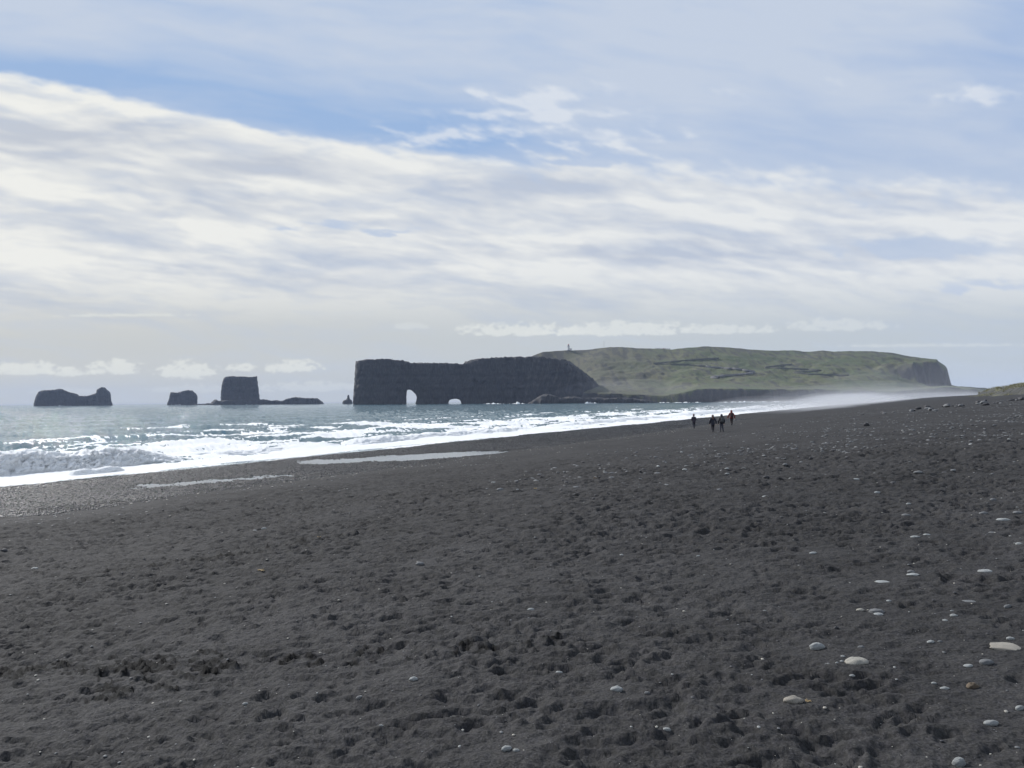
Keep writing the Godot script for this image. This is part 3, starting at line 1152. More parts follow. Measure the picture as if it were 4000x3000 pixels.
const OWN_LABELS := {0: "small cream stone just left of a larger grey one at the right", 1: "rounded grey stone with a white sliver of stone in front of it", 2: "flat white sliver of stone in front of the rounded grey one", 3: "pale rounded stone with a dark shaded underside, left of the big cream stone", 4: "small blue-grey stone above the big cream stone", 5: "large smooth cream stone half sunk in the right foreground", 12: "rounded beige stone with a wisp of straw beside it", 13: "smooth white pebble at the bottom edge near the right corner", 14: "white tapered stone above the bottom right corner", 15: "white stone cut off by the right edge low in the picture", 16: "broad flat speckled white slab at the right edge", 17: "round white pebble just above the speckled slab", 21: "flat grey stone left of the right edge below the speckled slab", 25: "brown angular stone standing up from the sand at the right", 30: "long flat pale stone sunk level with the sand at the right", 31: "long thin grey stone level with the sand near the right edge", 34: "dark stone left of the cream and grey pair", 35: "grey stone alone left of centre in the trodden sand", 36: "white stone with a dark underside low left of centre", 37: "grey tilted stone low left of centre", 41: "pale round stone at the bottom edge in the middle", 42: "bluish round stone cut by the bottom edge left of the middle", 43: "dark stone at the left edge above the tide streak", 48: "white domed stone right of centre near the bottom", 57: "flat pale stone at the right, left of a smaller one", 59: "grey stone above a flat pale one right of centre", 60: "flat pale stone below a grey one right of centre", 61: "long pale flat stone near the right edge in the middle ground", 63: "large dark round boulder alone on the upper beach at the right", 64: "dark stone in the middle distance right of centre", 67: "dark angular stone near the right edge in the middle distance", 68: "white stone in the middle distance at the right", 78: "dark round stone in the centre of the beach", 79: "brown pointed stone in the centre of the beach", 80: "small tan stone below the brown pointed one"}



# ---------------------------------------------------------------- sea stacks and the arched headland
const STACK_TWO := [-1791.6, 5.2, -1790.5, 20.3, -1784.7, 37.6, -1776.0, 52.1, -1761.5, 57.8, -1732.5, 59.3, -1697.7, 64.3, -1686.1, 61.3, -1668.7, 52.5, -1651.4, 48.3, -1634.0, 45.3, -1625.3, 37.7, -1599.2, 36.4, -1576.0, 42.0, -1559.8, 48.8, -1558.6, 62.2, -1544.1, 69.6, -1529.6, 70.7, -1523.8, 64.8, -1509.3, 53.1, -1505.3, 41.5, -1503.6, 24.1, -1497.8, 5.5]
const STACK_SMALL := [-1344.7, 5.3, -1338.7, 23.3, -1332.6, 50.4, -1305.6, 48.4, -1287.5, 54.3, -1266.4, 57.7, -1248.4, 57.0, -1236.3, 47.9, -1228.5, 37.6, -1227.3, 7.5]
const STACK_SQUARE := [-1050.5, 6.7, -1049.5, 54.1, -1048.3, 70.8, -1043.3, 87.5, -1036.1, 99.7, -1019.4, 102.4, -958.0, 100.8, -935.8, 99.6, -921.8, 103.4, -920.1, 81.1, -916.2, 58.7, -913.5, 36.4, -910.7, 5.7]
const REEF := [-1112.7, 3.4, -1085.3, 5.4, -1060.6, 6.9, -1044.2, 20.5, -1030.5, 14.9, -997.6, 17.4, -893.4, 18.3, -865.9, 19.2, -849.5, 13.6, -833.0, 16.3, -811.1, 13.4, -789.2, 21.5, -761.7, 26.7, -734.3, 23.8, -679.5, 21.8, -668.5, 12.4, -654.8, 1.3]
const NEEDLE := [-564.2, 4.5, -562.4, 11.9, -551.8, 16.4, -548.1, 21.0, -546.7, 31.6, -541.2, 31.6, -539.3, 18.7, -531.9, 14.0, -530.1, 4.3]
const ARCH := [-371.3, 5.3, -370.7, 48.9, -369.5, 73.2, -365.9, 102.3, -361.0, 104.1, -339.8, 105.8, -303.4, 106.7, -279.1, 105.3, -248.8, 102.1, -236.6, 97.2, -182.0, 96.2, -151.7, 96.0, -114.7, 93.3, -112.2, 99.9, -91.0, 104.6, -30.3, 108.5, 30.3, 109.3, 66.7, 110.2, 97.1, 107.6, 133.5, 101.3, 151.7, 87.8, 176.0, 69.4, 200.2, 48.0, 209.3, 35.8, 213.6, 1.2]
const SHORE_ROCK := [25.9, -3.0, 37.5, 4.3, 57.7, 17.5, 69.3, 21.4, 86.6, 17.9, 98.2, 12.0, 124.2, 16.1, 147.3, 11.7, 176.2, 12.9, 202.2, 11.3, 234.0, 12.2, 266.4, 9.1, 290.0, 6.0, 320.0, -3.0]
const HOLES := [[-250.3, -6.0, -251.2, 15.5, -250.3, 25.3, -249.3, 33.6, -245.3, 35.8, -238.7, 34.1, -233.8, 29.2, -227.9, 23.5, -225.2, 16.9, -226.2, 10.4, -230.5, -6.0], [-152.2, -6.0, -149.9, 8.2, -144.9, 10.8, -135.1, 12.4, -126.8, 11.3, -121.9, 8.0, -117.9, -6.0]]


func rock_tint(p: Vector3) -> Color:
	var n := n_rock.get_noise_3d(p.x * 0.8, p.y * 6.0, p.z * 0.8)
	var sc := n_rock.get_noise_3d(p.x * 3.0 - p.y * 0.8, p.y * 0.35, 50.0)
	n += smoothstep(0.12, 0.35, sc) * smoothstep(-40.0, 90.0, p.x) * 1.6
	var c := Color(0.040, 0.037, 0.036).lerp(Color(0.072, 0.065, 0.060), clampf(n + 0.40, 0.0, 1.6))
	return c


# skyline: pairs of x and height; depth: half thickness; holes are tunnels that run through it
func crag(skyline: Array, dist: float, depth: float, cell: float, sharp := 2.5, rough := 4.0, holes := []) -> ArrayMesh:
	var x0: float = skyline[0]
	var x1: float = skyline[skyline.size() - 2]
	var mid := (x0 + x1) * 0.5
	var top := 0.0
	for i in range(1, skyline.size(), 2): top = maxf(top, skyline[i])
	var polys := []
	for h in holes:
		var p := PackedVector2Array()
		for i in range(0, h.size(), 2): p.append(Vector2(h[i], h[i + 1]))
		polys.append(p)
	var field := func(p: Vector3) -> float:
		var w := absf(p.z + dist) / depth
		if w > 1.25 : return 5.0
		var nx := n_rock.get_noise_3d(p.x * 1.3, p.y * 0.7, p.z * 1.3)
		var nz := n_rock.get_noise_3d(p.x * 2.1 + 300.0, p.y * 0.55, p.z * 2.1)
		w += nz * rough * 1.6 / depth + (fposmod(p.y + nx * 9.0, 17.0) / 17.0 - 0.5) * rough * 0.45 / depth
		if w >= 1.0: return minf((w - 1.0) * depth, 5.0) + 0.001
		var plan := pow(1.0 - pow(maxf(w, 0.0), sharp), 1.0 / sharp)
		var x := p.x + nx * rough * 0.55
		var inset := (1.0 - plan) * minf(depth, (x1 - x0) * 0.5) * (-1.0 if x < mid else 1.0)
		var xe := x + inset
		if xe <= x0 or xe >= x1: return minf(absf(xe - clampf(xe, x0, x1)), 5.0) + 0.5
		var d := p.y - minf(lut(skyline, x), lut(skyline, xe)) - n_rock.get_noise_3d(p.x * 4.0, 0.0, p.z * 4.0) * rough * 0.9 + 1.8
		d = maxf(d, (w - 1.0) * depth)
		if p.y < 45.0:
			for h in polys:
				var b := Rect2(h[0], Vector2.ZERO)
				var q := Vector2(p.x + nx * 1.2, p.y)
				q.x -= (p.z + dist) * (0.146 if h[0].x < -200.0 else 0.082)
				if q.x < h[0].x - 12.0 or q.x > h[0].x + 40.0: continue
				var e := 1e9
				for i in h.size():
					e = minf(e, q.distance_to(Geometry2D.get_closest_point_to_segment(q, h[i], h[(i + 1) % h.size()])))
				if Geometry2D.is_point_in_polygon(q, h): e = -e
				d = maxf(d, -e)
		return clampf(d, -6.0, 6.0)
	return nets(Vector3(x0 - 9.0, -6.0, -dist - depth * 1.3), Vector3(x1 + 9.0, top + 8.0, -dist + depth * 1.3), cell, field, rock_tint)


# turn a crag square to the bearing on which it stands
func stand(o: MeshInstance3D, skyline: Array, dist: float) -> MeshInstance3D:
	var mid: float = (skyline[0] + skyline[skyline.size() - 2]) * 0.5
	var a := atan(mid / dist)
	var b := Basis(Vector3(cos(a), 0, sin(a)) * cos(a), Vector3.UP, Vector3(-sin(a), 0, cos(a)))
	var c := Vector3(mid, 0, -dist)
	o.transform = Transform3D(b, c - b * c)
	return o


func build_rocks() -> void:
	tag(stand(obj("sea_stack", crag(STACK_TWO, 2600.0, 45.0, 2.6, 4.0, 6.0, [[-1583.0, 17.5, -1580.0, 21.0, -1574.0, 22.5, -1572.0, 20.0, -1576.0, 17.0]]), M.rock), STACK_TWO, 2600.0), "dark two-humped rock island farthest left on the horizon", "sea stack", "sea stacks on the horizon")
	tag(stand(obj("sea_stack", crag(STACK_SMALL, 2700.0, 34.0, 2.6, 4.0, 6.0), M.rock), STACK_SMALL, 2700.0), "small dark sea stack between the two-humped island and the tall square one", "sea stack", "sea stacks on the horizon")
	tag(stand(obj("sea_stack", crag(STACK_SQUARE, 2500.0, 46.0, 2.6, 6.0, 6.0), M.rock), STACK_SQUARE, 2500.0), "tall square flat-topped sea stack", "sea stack", "sea stacks on the horizon")
	tag(stand(obj("reef", crag(REEF, 2440.0, 26.0, 3.0, 2.0, 6.0), M.rock), REEF, 2440.0), "long low reef of black rock at the foot of the square stack", "reef")
	tag(stand(obj("sea_stack", crag(NEEDLE, 2300.0, 14.0, 1.5, 2.0, 2.0), M.rock), NEEDLE, 2300.0), "tiny pointed rock needle just left of the arched headland", "sea stack", "sea stacks on the horizon")
	tag(obj("arched_headland", crag(ARCH, 1640.0, 48.0, 3.0, 3.0, 6.0, HOLES), M.rock), "long dark cliff headland pierced by a tall sea arch", "headland")
	tag(obj("shore_rock", crag(SHORE_ROCK, 1440.0, 20.0, 2.4, 2.0, 5.0), M.rock), "low black rocks in the surf below the green hill", "rock")
	# white water round the rocks
	var splash := [[-40.0, 1425.0, 60.0, 3.0], [10.0, 1420.0, 40.0, 5.0], [160.0, 1415.0, 34.0, 4.5], [-230.0, 1560.0, 60.0, 2.0], [330.0, 1455.0, 200.0, 3.0], [520.0, 1440.0, 260.0, 4.0], [700.0, 1380.0, 240.0, 4.5], [-960.0, 2405.0, 190.0, 3.0], [-1700.0, 2535.0, 180.0, 3.5], [-1290.0, 2655.0, 80.0, 3.0]]
	for q in splash:
		var v := PackedVector3Array()
		var idx := PackedInt32Array()
		var nx := 60
		for j in 7:
			for i in nx:
				var u := i / (nx - 1.0)
				var x: float = q[0] + (u - 0.5) * q[2]
				var e := sin(u * PI)
				var w := absf(n_foam.get_noise_2d(x * 0.06, 3.0 + q[1])) * 1.6 + 0.15
				var r := sin(j / 6.0 * PI)
				v.append(Vector3(x, -0.6 + r * e * w * q[3], -q[1] + (j - 3.0) * 1.6 + n_foam.get_noise_2d(x * 0.03, 9.0) * 9.0))
		for j in 6:
			for i in nx - 1:
				var a := j * nx + i
				idx.append_array([a, a + 1, a + nx, a + 1, a + nx + 1, a + nx])
		tag(obj("far_surf", mesh_of(v, idx), M.foam), "thin white line of surf breaking at the foot of the far rocks", "surf", "white surf at the foot of the far rocks")


# ---------------------------------------------------------------- green hill
func build_hill() -> void:
	var cols := 620
	var rows := 230
	var v := PackedVector3Array()
	var col := PackedColorArray()
	var idx := PackedInt32Array()
	v.resize(cols * rows)
	col.resize(cols * rows)
	var vs := []
	vs.resize(rows)
	in_threads(func(r: int):
		var f := PackedVector3Array()
		f.resize(cols)
		for c in cols:
			var k := 0.03 + 0.82 * c / (cols - 1.0)
			var front := hill_shore(k)
			var q := r / (rows - 1.0)
			var d := front - 20.0 + q * 50.0 / 0.25 if q < 0.25 else lerpf(front + 30.0, 2250.0, (q - 0.25) / 0.75)
			f[c] = hill_point(k, d)
		vs[r] = f
	, rows)
	for r in rows:
		for c in cols: v[r * cols + c] = vs[r][c]
	for r in rows:
		for c in cols:
			var a := r * cols + c
			var p := v[a]
			var n := (v[mini(r + 1, rows - 1) * cols + c] - v[maxi(r - 1, 0) * cols + c]).cross(v[r * cols + mini(c + 1, cols - 1)] - v[r * cols + maxi(c - 1, 0)])
			n = n.normalized()
			var steep := 1.0 - absf(n.y)
			var k := p.x / -p.z
			var g := n_hill.get_noise_2d(p.x * 1.2, p.z * 1.2)
			var g2 := n_hill.get_noise_2d(p.x * 6.0 + 900.0, p.z * 2.0)
			var grass := Color(0.098, 0.125, 0.040).lerp(Color(0.155, 0.152, 0.062), clampf(0.5 + g * 1.1 + g2 * 0.4, 0.0, 1.0))
			grass = grass.lerp(Color(0.135, 0.120, 0.078), smoothstep(0.30, 0.10, k) * 0.65)
			var heath := smoothstep(0.10, 0.35, g2 + g * 0.5 + smoothstep(1900.0, 2000.0, -p.z) * 0.25)
			grass = grass.lerp(Color(0.052, 0.050, 0.038), heath * 0.7)
			var rock := smoothstep(0.38, 0.52, steep + g2 * 0.12)
			col[a] = grass.lerp(rock_tint(p), rock)
	for r in rows - 1:
		for c in cols - 1:
			var a := r * cols + c
			idx.append_array([a, a + cols, a + 1, a + 1, a + cols, a + cols + 1])
	tag(obj("hill", mesh_of(v, idx, col), M.hill), "broad green headland rising behind the beach", "", "", "structure")
	# roads and tracks: bearing tangent, elevation tangent along them
	road("road", [[0.2816, 0.0478], [0.300, 0.0462], [0.322, 0.0445], [0.340, 0.0420], [0.3485, 0.0395], [0.342, 0.0375], [0.325, 0.0360], [0.305, 0.0345], [0.290, 0.0325], [0.300, 0.0310]], 11.0, M.road, "pale gravel road bending in a hairpin across the hillside")
	road("road", [[0.205, 0.0530], [0.222, 0.0545], [0.245, 0.0565], [0.270, 0.0585], [0.300, 0.0598]], 9.0, M.track, "dark embanked road running up to the crest of the hill")
	road("road", [[0.205, 0.0530], [0.235, 0.0515], [0.262, 0.0500], [0.2816, 0.0478]], 6.0, M.track, "narrow road across the middle of the hillside")
	road("track", [[0.404, 0.0505], [0.385, 0.0485], [0.366, 0.0460], [0.386, 0.0450], [0.420, 0.0432], [0.446, 0.0412], [0.425, 0.0395], [0.408, 0.0380], [0.440, 0.0355], [0.490, 0.0330]], 5.0, M.track, "dark track zigzagging down the greenest slope")
	lighthouse(on_crest(0.0821))
	mast(on_crest(0.1335))
	# vehicles
	var at := on_hill(0.2806, 0.0482)
	vehicle("van", at + Vector3(0, 0.5, 0), 1.4, M.white, 2.0, 6.0, "white van on the hairpin road", "van", "")
	var paints := [M.white, M.steel, M.dark, M.white, M.red, M.steel, M.white, M.dark]
	for i in 8:
		var k := 0.208 + i * 0.0028 + rng.randf() * 0.0008
		var p := on_crest(k)
		vehicle("parked_car", p + Vector3(0, 0.2, 0), 1.4 + rng.randf() * 0.6, paints[i], 1.5, 4.4, "small car parked on the skyline of the green hill", "car", "cars parked on top of the hill")


func road(called: String, pts: Array, wide: float, m: Material, label: String) -> void:
	var cur := Curve3D.new()
	for p in pts:
		cur.add_point(Vector3(p[0] * 1000.0, p[1] * 10000.0, 0))
	var line := PackedVector3Array()
	for i in pts.size() - 1:
		for q in 8:
			var t := q / 8.0
			var a: Array = pts[maxi(i - 1, 0)]
			var b: Array = pts[i]
			var c: Array = pts[i + 1]
			var d: Array = pts[mini(i + 2, pts.size() - 1)]
			line.append(on_hill(cubic_interpolate(b[0], c[0], a[0], d[0], t), cubic_interpolate(b[1], c[1], a[1], d[1], t)))
	var v := PackedVector3Array()
	var idx := PackedInt32Array()
	for i in line.size():
		var f := line[mini(i + 1, line.size() - 1)] - line[maxi(i - 1, 0)]
		f.y = 0.0
		var side := Vector3(-f.z, 0, f.x).normalized() * wide * 0.5
		var y := line[i].y + 2.6
		v.append_array([line[i] - side - Vector3(0, line[i].y - y + 4.0, 0), line[i] - side * 0.9 + Vector3(0, y - line[i].y, 0), line[i] + side * 0.9 + Vector3(0, y - line[i].y, 0), line[i] + side - Vector3(0, line[i].y - y + 4.0, 0)])
	for i in line.size() - 1:
		for j in 3:
			var a := i * 4 + j
			idx.append_array([a, a + 4, a + 1, a + 1, a + 4, a + 5])
	tag(obj(called, mesh_of(v, idx), m), label, "", "", "structure")


func lighthouse(at: Vector3) -> void:
	var o := thing("lighthouse", at - Vector3(0, 0.8, 0))
	o.scale = Vector3.ONE * 1.12
	tag(o, "white lighthouse with a red lantern on top of the green hill", "lighthouse")
	obj("tower", box_mesh(Vector3(6.0, 11.0, 6.0), Vector3(0, 5.5, 0), 0.9), M.white, o)
	obj("annex", box_mesh(Vector3(7.0, 4.5, 6.0), Vector3(5.2, 2.2, 0), 1.0), M.white, o)
	obj("annex_roof", box_mesh(Vector3(7.4, 0.6, 6.4), Vector3(5.2, 4.75, 0), 0.9), M.dark, o)
	obj("gallery", box_mesh(Vector3(6.8, 0.6, 6.8), Vector3(0, 11.3, 0)), M.white, o)
	var r := obj("railing", lathe([2.9, 11.6, 2.9, 12.6, 2.8, 12.6, 2.8, 11.6], 16), M.steel, o)
	var l := obj("lantern_room", lathe([1.9, 11.6, 1.9, 14.2], 12), M.glass, o)
	obj("lantern_roof", lathe([2.2, 14.2, 1.9, 14.9, 0.7, 15.9, 0.3, 16.8, 0.0, 16.9], 12), M.red, o)
	obj("base_band", box_mesh(Vector3(6.3, 1.0, 6.3), Vector3(0, 0.6, 0)), M.dark, o)
	for y in [3.0, 6.0, 9.0]:
		obj("window", box_mesh(Vector3(0.9, 1.4, 0.2), Vector3(0, y, 3.0 - y * 0.022)), M.glass, o)
	obj("door", box_mesh(Vector3(1.2, 2.2, 0.2), Vector3(5.0, 1.9, 3.05)), M.red, o)


func mast(at: Vector3) -> void:
	var o := thing("radio_mast", at - Vector3(0, 0.6, 0))
	tag(o, "thin radio mast right of the lighthouse on the hill", "mast")
	for k in 3:
		var a := TAU * k / 3.0
		obj("leg", lathe([0.16, 0.0, 0.14, 19.0], 6, Vector3(cos(a) * 0.55, 0, sin(a) * 0.55)), M.steel, o)
	for k in 9:
		obj("brace", box_mesh(Vector3(1.15, 0.14, 0.14), Vector3(0, 1.0 + k * 2.1, 0.25), 1.0, Basis(Vector3.BACK, 0.5 if k % 2 else -0.5)), M.steel, o)
	obj("antenna", lathe([0.35, 19.0, 0.35, 22.0, 0.05, 22.4, 0.0, 24.0], 8), M.white, o)
	for k in 2:
		obj("dish", lathe([0.0, 0.0, 0.8, 0.2, 1.0, 0.45, 0.9, 0.5, 0.0, 0.2], 12, Vector3(0.4 - k, 14.0 + k * 2.5, 0.8)), M.white, o)


func vehicle(called: String, at: Vector3, turn: float, paint: Material, high: float, long: float, label: String, category: String, group: String) -> void:
	var o := thing(called, at, turn)
	tag(o, label, category, group)
	var van := category == "van"
	obj("body", box_mesh(Vector3(1.9, high * 0.5, long), Vector3(0, 0.35 + high * 0.25, 0), 0.97), paint, o)
	obj("cabin", box_mesh(Vector3(1.8, high * 0.5, long * (0.85 if van else 0.55)), Vector3(0, 0.35 + high * 0.75, 0.2 if van else 0.1), 0.86), paint if van else M.glass, o)
	obj("roof", box_mesh(Vector3(1.5, 0.06, long * (0.7 if van else 0.42)), Vector3(0, 0.38 + high, 0.15)), paint, o)
	obj("windscreen", box_mesh(Vector3(1.45, high * 0.3, 0.06), Vector3(0, 0.4 + high * 0.72, -long * (0.405 if van else 0.255))), M.glass, o)
	for s in [-1, 1]:
		if van: obj("side_window", box_mesh(Vector3(0.05, high * 0.25, long * 0.5), Vector3(s * 0.87, 0.4 + high * 0.75, 0)), M.glass, o)
		for f in [-1, 1]:
			var w := CylinderMesh.new()
			w.top_radius = 0.34
			w.bottom_radius = 0.34
			w.height = 0.24
			w.radial_segments = 12
			var x := obj("wheel", w, M.dark, o)
			x.rotation.z = PI / 2
			x.position = Vector3(s * 0.85, 0.34, f * long * 0.31)


# ---------------------------------------------------------------- stones
func stone_mesh(seed_: int, sub: int, bumpy: float, angular := false) -> ArrayMesh:
	# a water-worn stone of unit size: an icosphere with a few soft flats
	var s := SphereMesh.new()
	s.radius = 0.5
	s.height = 1.0
	s.radial_segments = sub * 2
	s.rings = sub
	var arr := s.get_mesh_arrays()
	var v: PackedVector3Array = arr[Mesh.ARRAY_VERTEX]
	var n := noise(FastNoiseLite.TYPE_SIMPLEX_SMOOTH, 1.1, 2, seed_)
	var r := RandomNumberGenerator.new()
	r.seed = seed_
	var flats := []
	for i in (9 if angular else 3):
		flats.append([Vector3(r.randfn(), r.randfn() * 0.8, r.randfn()).normalized(), r.randf_range(0.30, 0.42) if angular else r.randf_range(0.38, 0.46)])
	for i in v.size():
		var p := v[i].normalized()
		var q := p * (0.5 + n.get_noise_3dv(p) * bumpy)
		for f in flats:
			var over: float = q.dot(f[0]) - f[1]
			if over > 0.0: q -= f[0] * over * (0.95 if angular else 0.7)
		v[i] = q
	var idx: PackedInt32Array = arr[Mesh.ARRAY_INDEX]
	# weld the seam so that the shading runs round
	var seen := {}
	for i in idx.size():
		var key := v[idx[i]].snapped(Vector3.ONE * 0.0005)
		if not seen.has(key): seen[key] = idx[i]
		idx[i] = seen[key]
	var clean := PackedInt32Array()
	for i in range(0, idx.size(), 3):
		if idx[i] != idx[i + 1] and idx[i + 1] != idx[i + 2] and idx[i] != idx[i + 2]:
			clean.append_array([idx[i], idx[i + 1], idx[i + 2]])
	return packed(v, clean)


func put_stone(mesh: Mesh, m: Material, x: float, z: float, wide: float, high: float, turn: float, label: String, group: String, called := "stone", sink := 0.42, y := -1e9) -> void:
	var o := obj(called, mesh, m)
	var g := sand_top(x, z) if y < -1e8 else y
	o.position = Vector3(x, g + high * (0.5 - sink), z)
	o.basis = Basis(Vector3.UP, turn) * Basis(Vector3.RIGHT, rng.randf_range(-0.12, 0.12)) * Basis.from_scale(Vector3(wide, high, wide * rng.randf_range(0.48, 0.72)))
	tag(o, label, "boulder" if called == "boulder" else "stone", group)


func build_stones() -> void:
	var shapes := []
	for i in 6: shapes.append(stone_mesh(40 + i, 12, 0.10))
	var rough := []
	for i in 5: rough.append(stone_mesh(60 + i, 12, 0.14, true))
	var small := []
	for i in 5: small.append(stone_mesh(80 + i, 6, 0.12))
	# x, z, width, tone, height over width
	var list := STONES
	var own := OWN_LABELS
	for i in list.size():
		var a: Array = list[i]
		var tone: int = a[3]
		var ang := tone == 3 or tone == 4
		var label: String = own.get(i, "")
		var group := ""
		if label == "":
			group = "single stones scattered over the trodden sand"
			label = ["small cream stone lying alone on the trodden sand", "small pale grey stone lying on the trodden sand", "mid grey stone lying on the trodden sand", "small dark stone lying on the trodden sand", "small brown stone on the trodden sand", "beige stone on the trodden sand"][tone]
		var turn := rng.randf_range(-0.35, 0.35)
		put_stone((rough if ang or i == 16 else shapes)[i % (5 if ang or i == 16 else 6)], M.stones[5 if i == 16 else tone], a[0], a[1], a[2], a[2] * a[4] * 1.15, turn, label, group)
	# stones strewn over the upper beach, thickest towards the rocks at the right
	var n := 0
	var rest := []
	var r2 := RandomNumberGenerator.new()
	r2.seed = 21
	while rest.size() < 5200:
		var d := 14.0 + 130.0 * pow(r2.randf(), 1.3)
		var x := r2.randf_range(-0.05, 0.80) * d
		var s := shore_s(x, -d)
		if s < 24.0: continue
		var dens := smoothstep(26.0, 44.0, s) * smoothstep(12.0, 34.0, d)
		dens *= clampf(0.55 + n_wide.get_noise_2d(x * 1.5, -d * 1.5) * 1.3, 0.08, 1.0)
		if r2.randf() > dens: continue
		var size := 0.05 + 0.17 * pow(r2.randf(), 2.2)
		rest.append([size / d, x, -d, size])
	rest.sort_custom(func(a, b): return a[0] > b[0])
	var used := []
	for a in rest:
		var tone := [2, 2, 3, 2, 3, 2, 1, 3][r2.randi() % 8] as int
		if n < 200:
			put_stone(shapes[r2.randi() % 6], M.stones[tone], a[1], a[2], a[3], a[3] * r2.randf_range(0.22, 0.5), r2.randf() * TAU, "worn grey stone among the many strewn over the upper right of the beach", "stones strewn over the upper beach")
			n += 1
		else:
			used.append([a[1], a[2], a[3], tone])
	# dark boulders along the crest at the right
	var bl := 0
	for i in 56:
		var t := 92.0 + 62.0 * (i / 55.0) + r2.randf_range(-3.0, 3.0)
		var s := lerpf(43.0, 66.0, i / 55.0) + r2.randfn(0.0, 2.6)
		var x := (s - SHORE_AT) * SHORE_N.x + t * SHORE_D.x
		var z := (s - SHORE_AT) * SHORE_N.y + t * SHORE_D.y
		var w := r2.randf_range(0.5, 1.5) * lerpf(0.5, 1.1, i / 55.0)
		put_stone(rough[r2.randi() % 5], M.stones[3] if r2.randf() > 0.5 else M.stones[2], x, z, w, w * r2.randf_range(0.35, 0.62), r2.randf() * TAU, "dark boulder in the row of rocks along the crest at the right", "row of dark boulders at the right", "boulder", 0.2)
	var cols := [Color(0.26, 0.25, 0.22), Color(0.20, 0.205, 0.20), Color(0.10, 0.104, 0.108), Color(0.05, 0.05, 0.055), Color(0.16, 0.12, 0.08), Color(0.30, 0.28, 0.24)]
	var spots := []
	var tint := []
	for a in used:
		var w: float = a[2]
		spots.append(Transform3D(Basis(Vector3.UP, r2.randf() * TAU) * Basis.from_scale(Vector3(w, w * r2.randf_range(0.25, 0.5), w * 0.7)), Vector3(a[0], sand_top(a[0], a[1]) + w * 0.06, a[1])))
		tint.append(cols[a[3]])
	# flecks of shell and grit over the near sand, pebbles up towards the shingle
	for k in 3600:
		var d := 2.4 + 26.0 * pow(r2.randf(), 1.7)
		var x := r2.randf_range(-0.85, 0.85) * (d + 0.5)
		var s := shore_s(x, -d)
		if s < 16.0: continue
		var w := (0.004 + 0.016 * pow(r2.randf(), 4.0)) * (1.0 + 0.08 * d)
		spots.append(Transform3D(Basis(Vector3.UP, r2.randf() * TAU) * Basis.from_scale(Vector3(w, w * 0.5, w * 0.75)), Vector3(x, sand_top(x, -d) + w * 0.1, -d)))
		tint.append(cols[[1, 2, 0, 3, 5, 2][r2.randi() % 6]])
	for k in 2600:
		var s := 17.0 + 9.0 * pow(r2.randf(), 1.5)
		var t := r2.randf_range(8.0, 110.0)
		var x := (s - SHORE_AT) * SHORE_N.x + t * SHORE_D.x
		var z := (s - SHORE_AT) * SHORE_N.y + t * SHORE_D.y
		if n_wide.get_noise_2d(x * 3.0, z * 3.0) < -0.05: continue
		var w := 0.04 + 0.10 * pow(r2.randf(), 3.0)
		spots.append(Transform3D(Basis(Vector3.UP, r2.randf() * TAU) * Basis.from_scale(Vector3(w, w * 0.4, w * 0.75)), Vector3(x, sand_top(x, z) + w * 0.08, z)))
		tint.append(cols[[1, 2, 2, 3, 5, 3][r2.randi() % 6]])
	var m := mat(Color(1, 1, 1), 0.7, true)
	scatter("pebbles", small[0], spots, tint, m, "countless small pebbles and shell flecks on the dry sand", "pebbles")
	# wet shingle
	spots = []
	tint = []
	for k in 140000:
		var t := 14.0 + 150.0 * pow(r2.randf(), 1.6)
		var s := r2.randf_range(0.0, 20.0)
		if s > 11.0 and r2.randf() < (s - 11.0) / 7.0: continue
		var x := (s - SHORE_AT) * SHORE_N.x + t * SHORE_D.x
		var z := (s - SHORE_AT) * SHORE_N.y + t * SHORE_D.y
		if pool_d(x, z) < 0.15 and r2.randf() < 0.96: continue
		var w := (0.035 + 0.07 * pow(r2.randf(), 2.5)) * (1.0 + t * 0.004)
		var tilt := Basis(Vector3.RIGHT, r2.randfn(0.0, 0.35)) * Basis(Vector3.BACK, r2.randfn(0.0, 0.35))
		spots.append(Transform3D(Basis(Vector3.UP, r2.randf() * TAU) * tilt * Basis.from_scale(Vector3(w, w * 0.5, w * 0.75)), Vector3(x, ground(x, z) + w * 0.12, z)))
		var g := 0.02 + 0.05 * pow(r2.randf(), 2.0)
		tint.append(Color(g * 0.93, g * 0.98, g * 1.1))
	scatter("shingle", small[1], spots, tint, M.pebble, "glistening wet black pebbles along the water's edge", "shingle")
	# dried yellow weed
	var weeds := [[-3.54, -12.76, 0.07, "scrap of yellow dried weed at the end of the dark tide streak"], [-3.51, -9.7, 0.07, "tuft of yellow dried weed on the trodden sand at the left"], [1.66, -3.95, 0.025, "wisp of straw beside the beige stone"], [0.6, -18.4, 0.07, "small bright scrap of yellow weed in the middle distance"]]
	for w in weeds:
		var v := PackedVector3Array()
		var idx := PackedInt32Array()
		for k in 16:
			var a := r2.randf() * TAU
			var p := Vector3.ZERO
			var dir := Vector3(cos(a), r2.randf_range(0.1, 0.5), sin(a) * 0.6)
			for q in 4:
				var e: Vector3 = p + dir * w[2] * 0.2
				var sd: Vector3 = dir.cross(Vector3.UP).normalized() * w[2] * 0.05
				var up := Vector3(0, w[2] * 0.05, 0)
				var b := v.size()
				v.append_array([p - sd, p + up, p + sd, e - sd, e + up, e + sd])
				idx.append_array([b, b + 3, b + 1, b + 1, b + 3, b + 4, b + 1, b + 4, b + 2, b + 2, b + 4, b + 5])
				p = e
				dir = (dir + Vector3(r2.randfn(), r2.randfn() * 0.3 - 0.35, r2.randfn()) * 0.5).normalized()
				if p.y < 0.0: p.y = 0.005
		var o := obj("dried_weed", mesh_of(v, idx), M.weed)
		o.position = Vector3(w[0], sand_top(w[0], w[1]) + 0.005, w[1])
		tag(o, w[3], "weed", "scraps of dried weed")


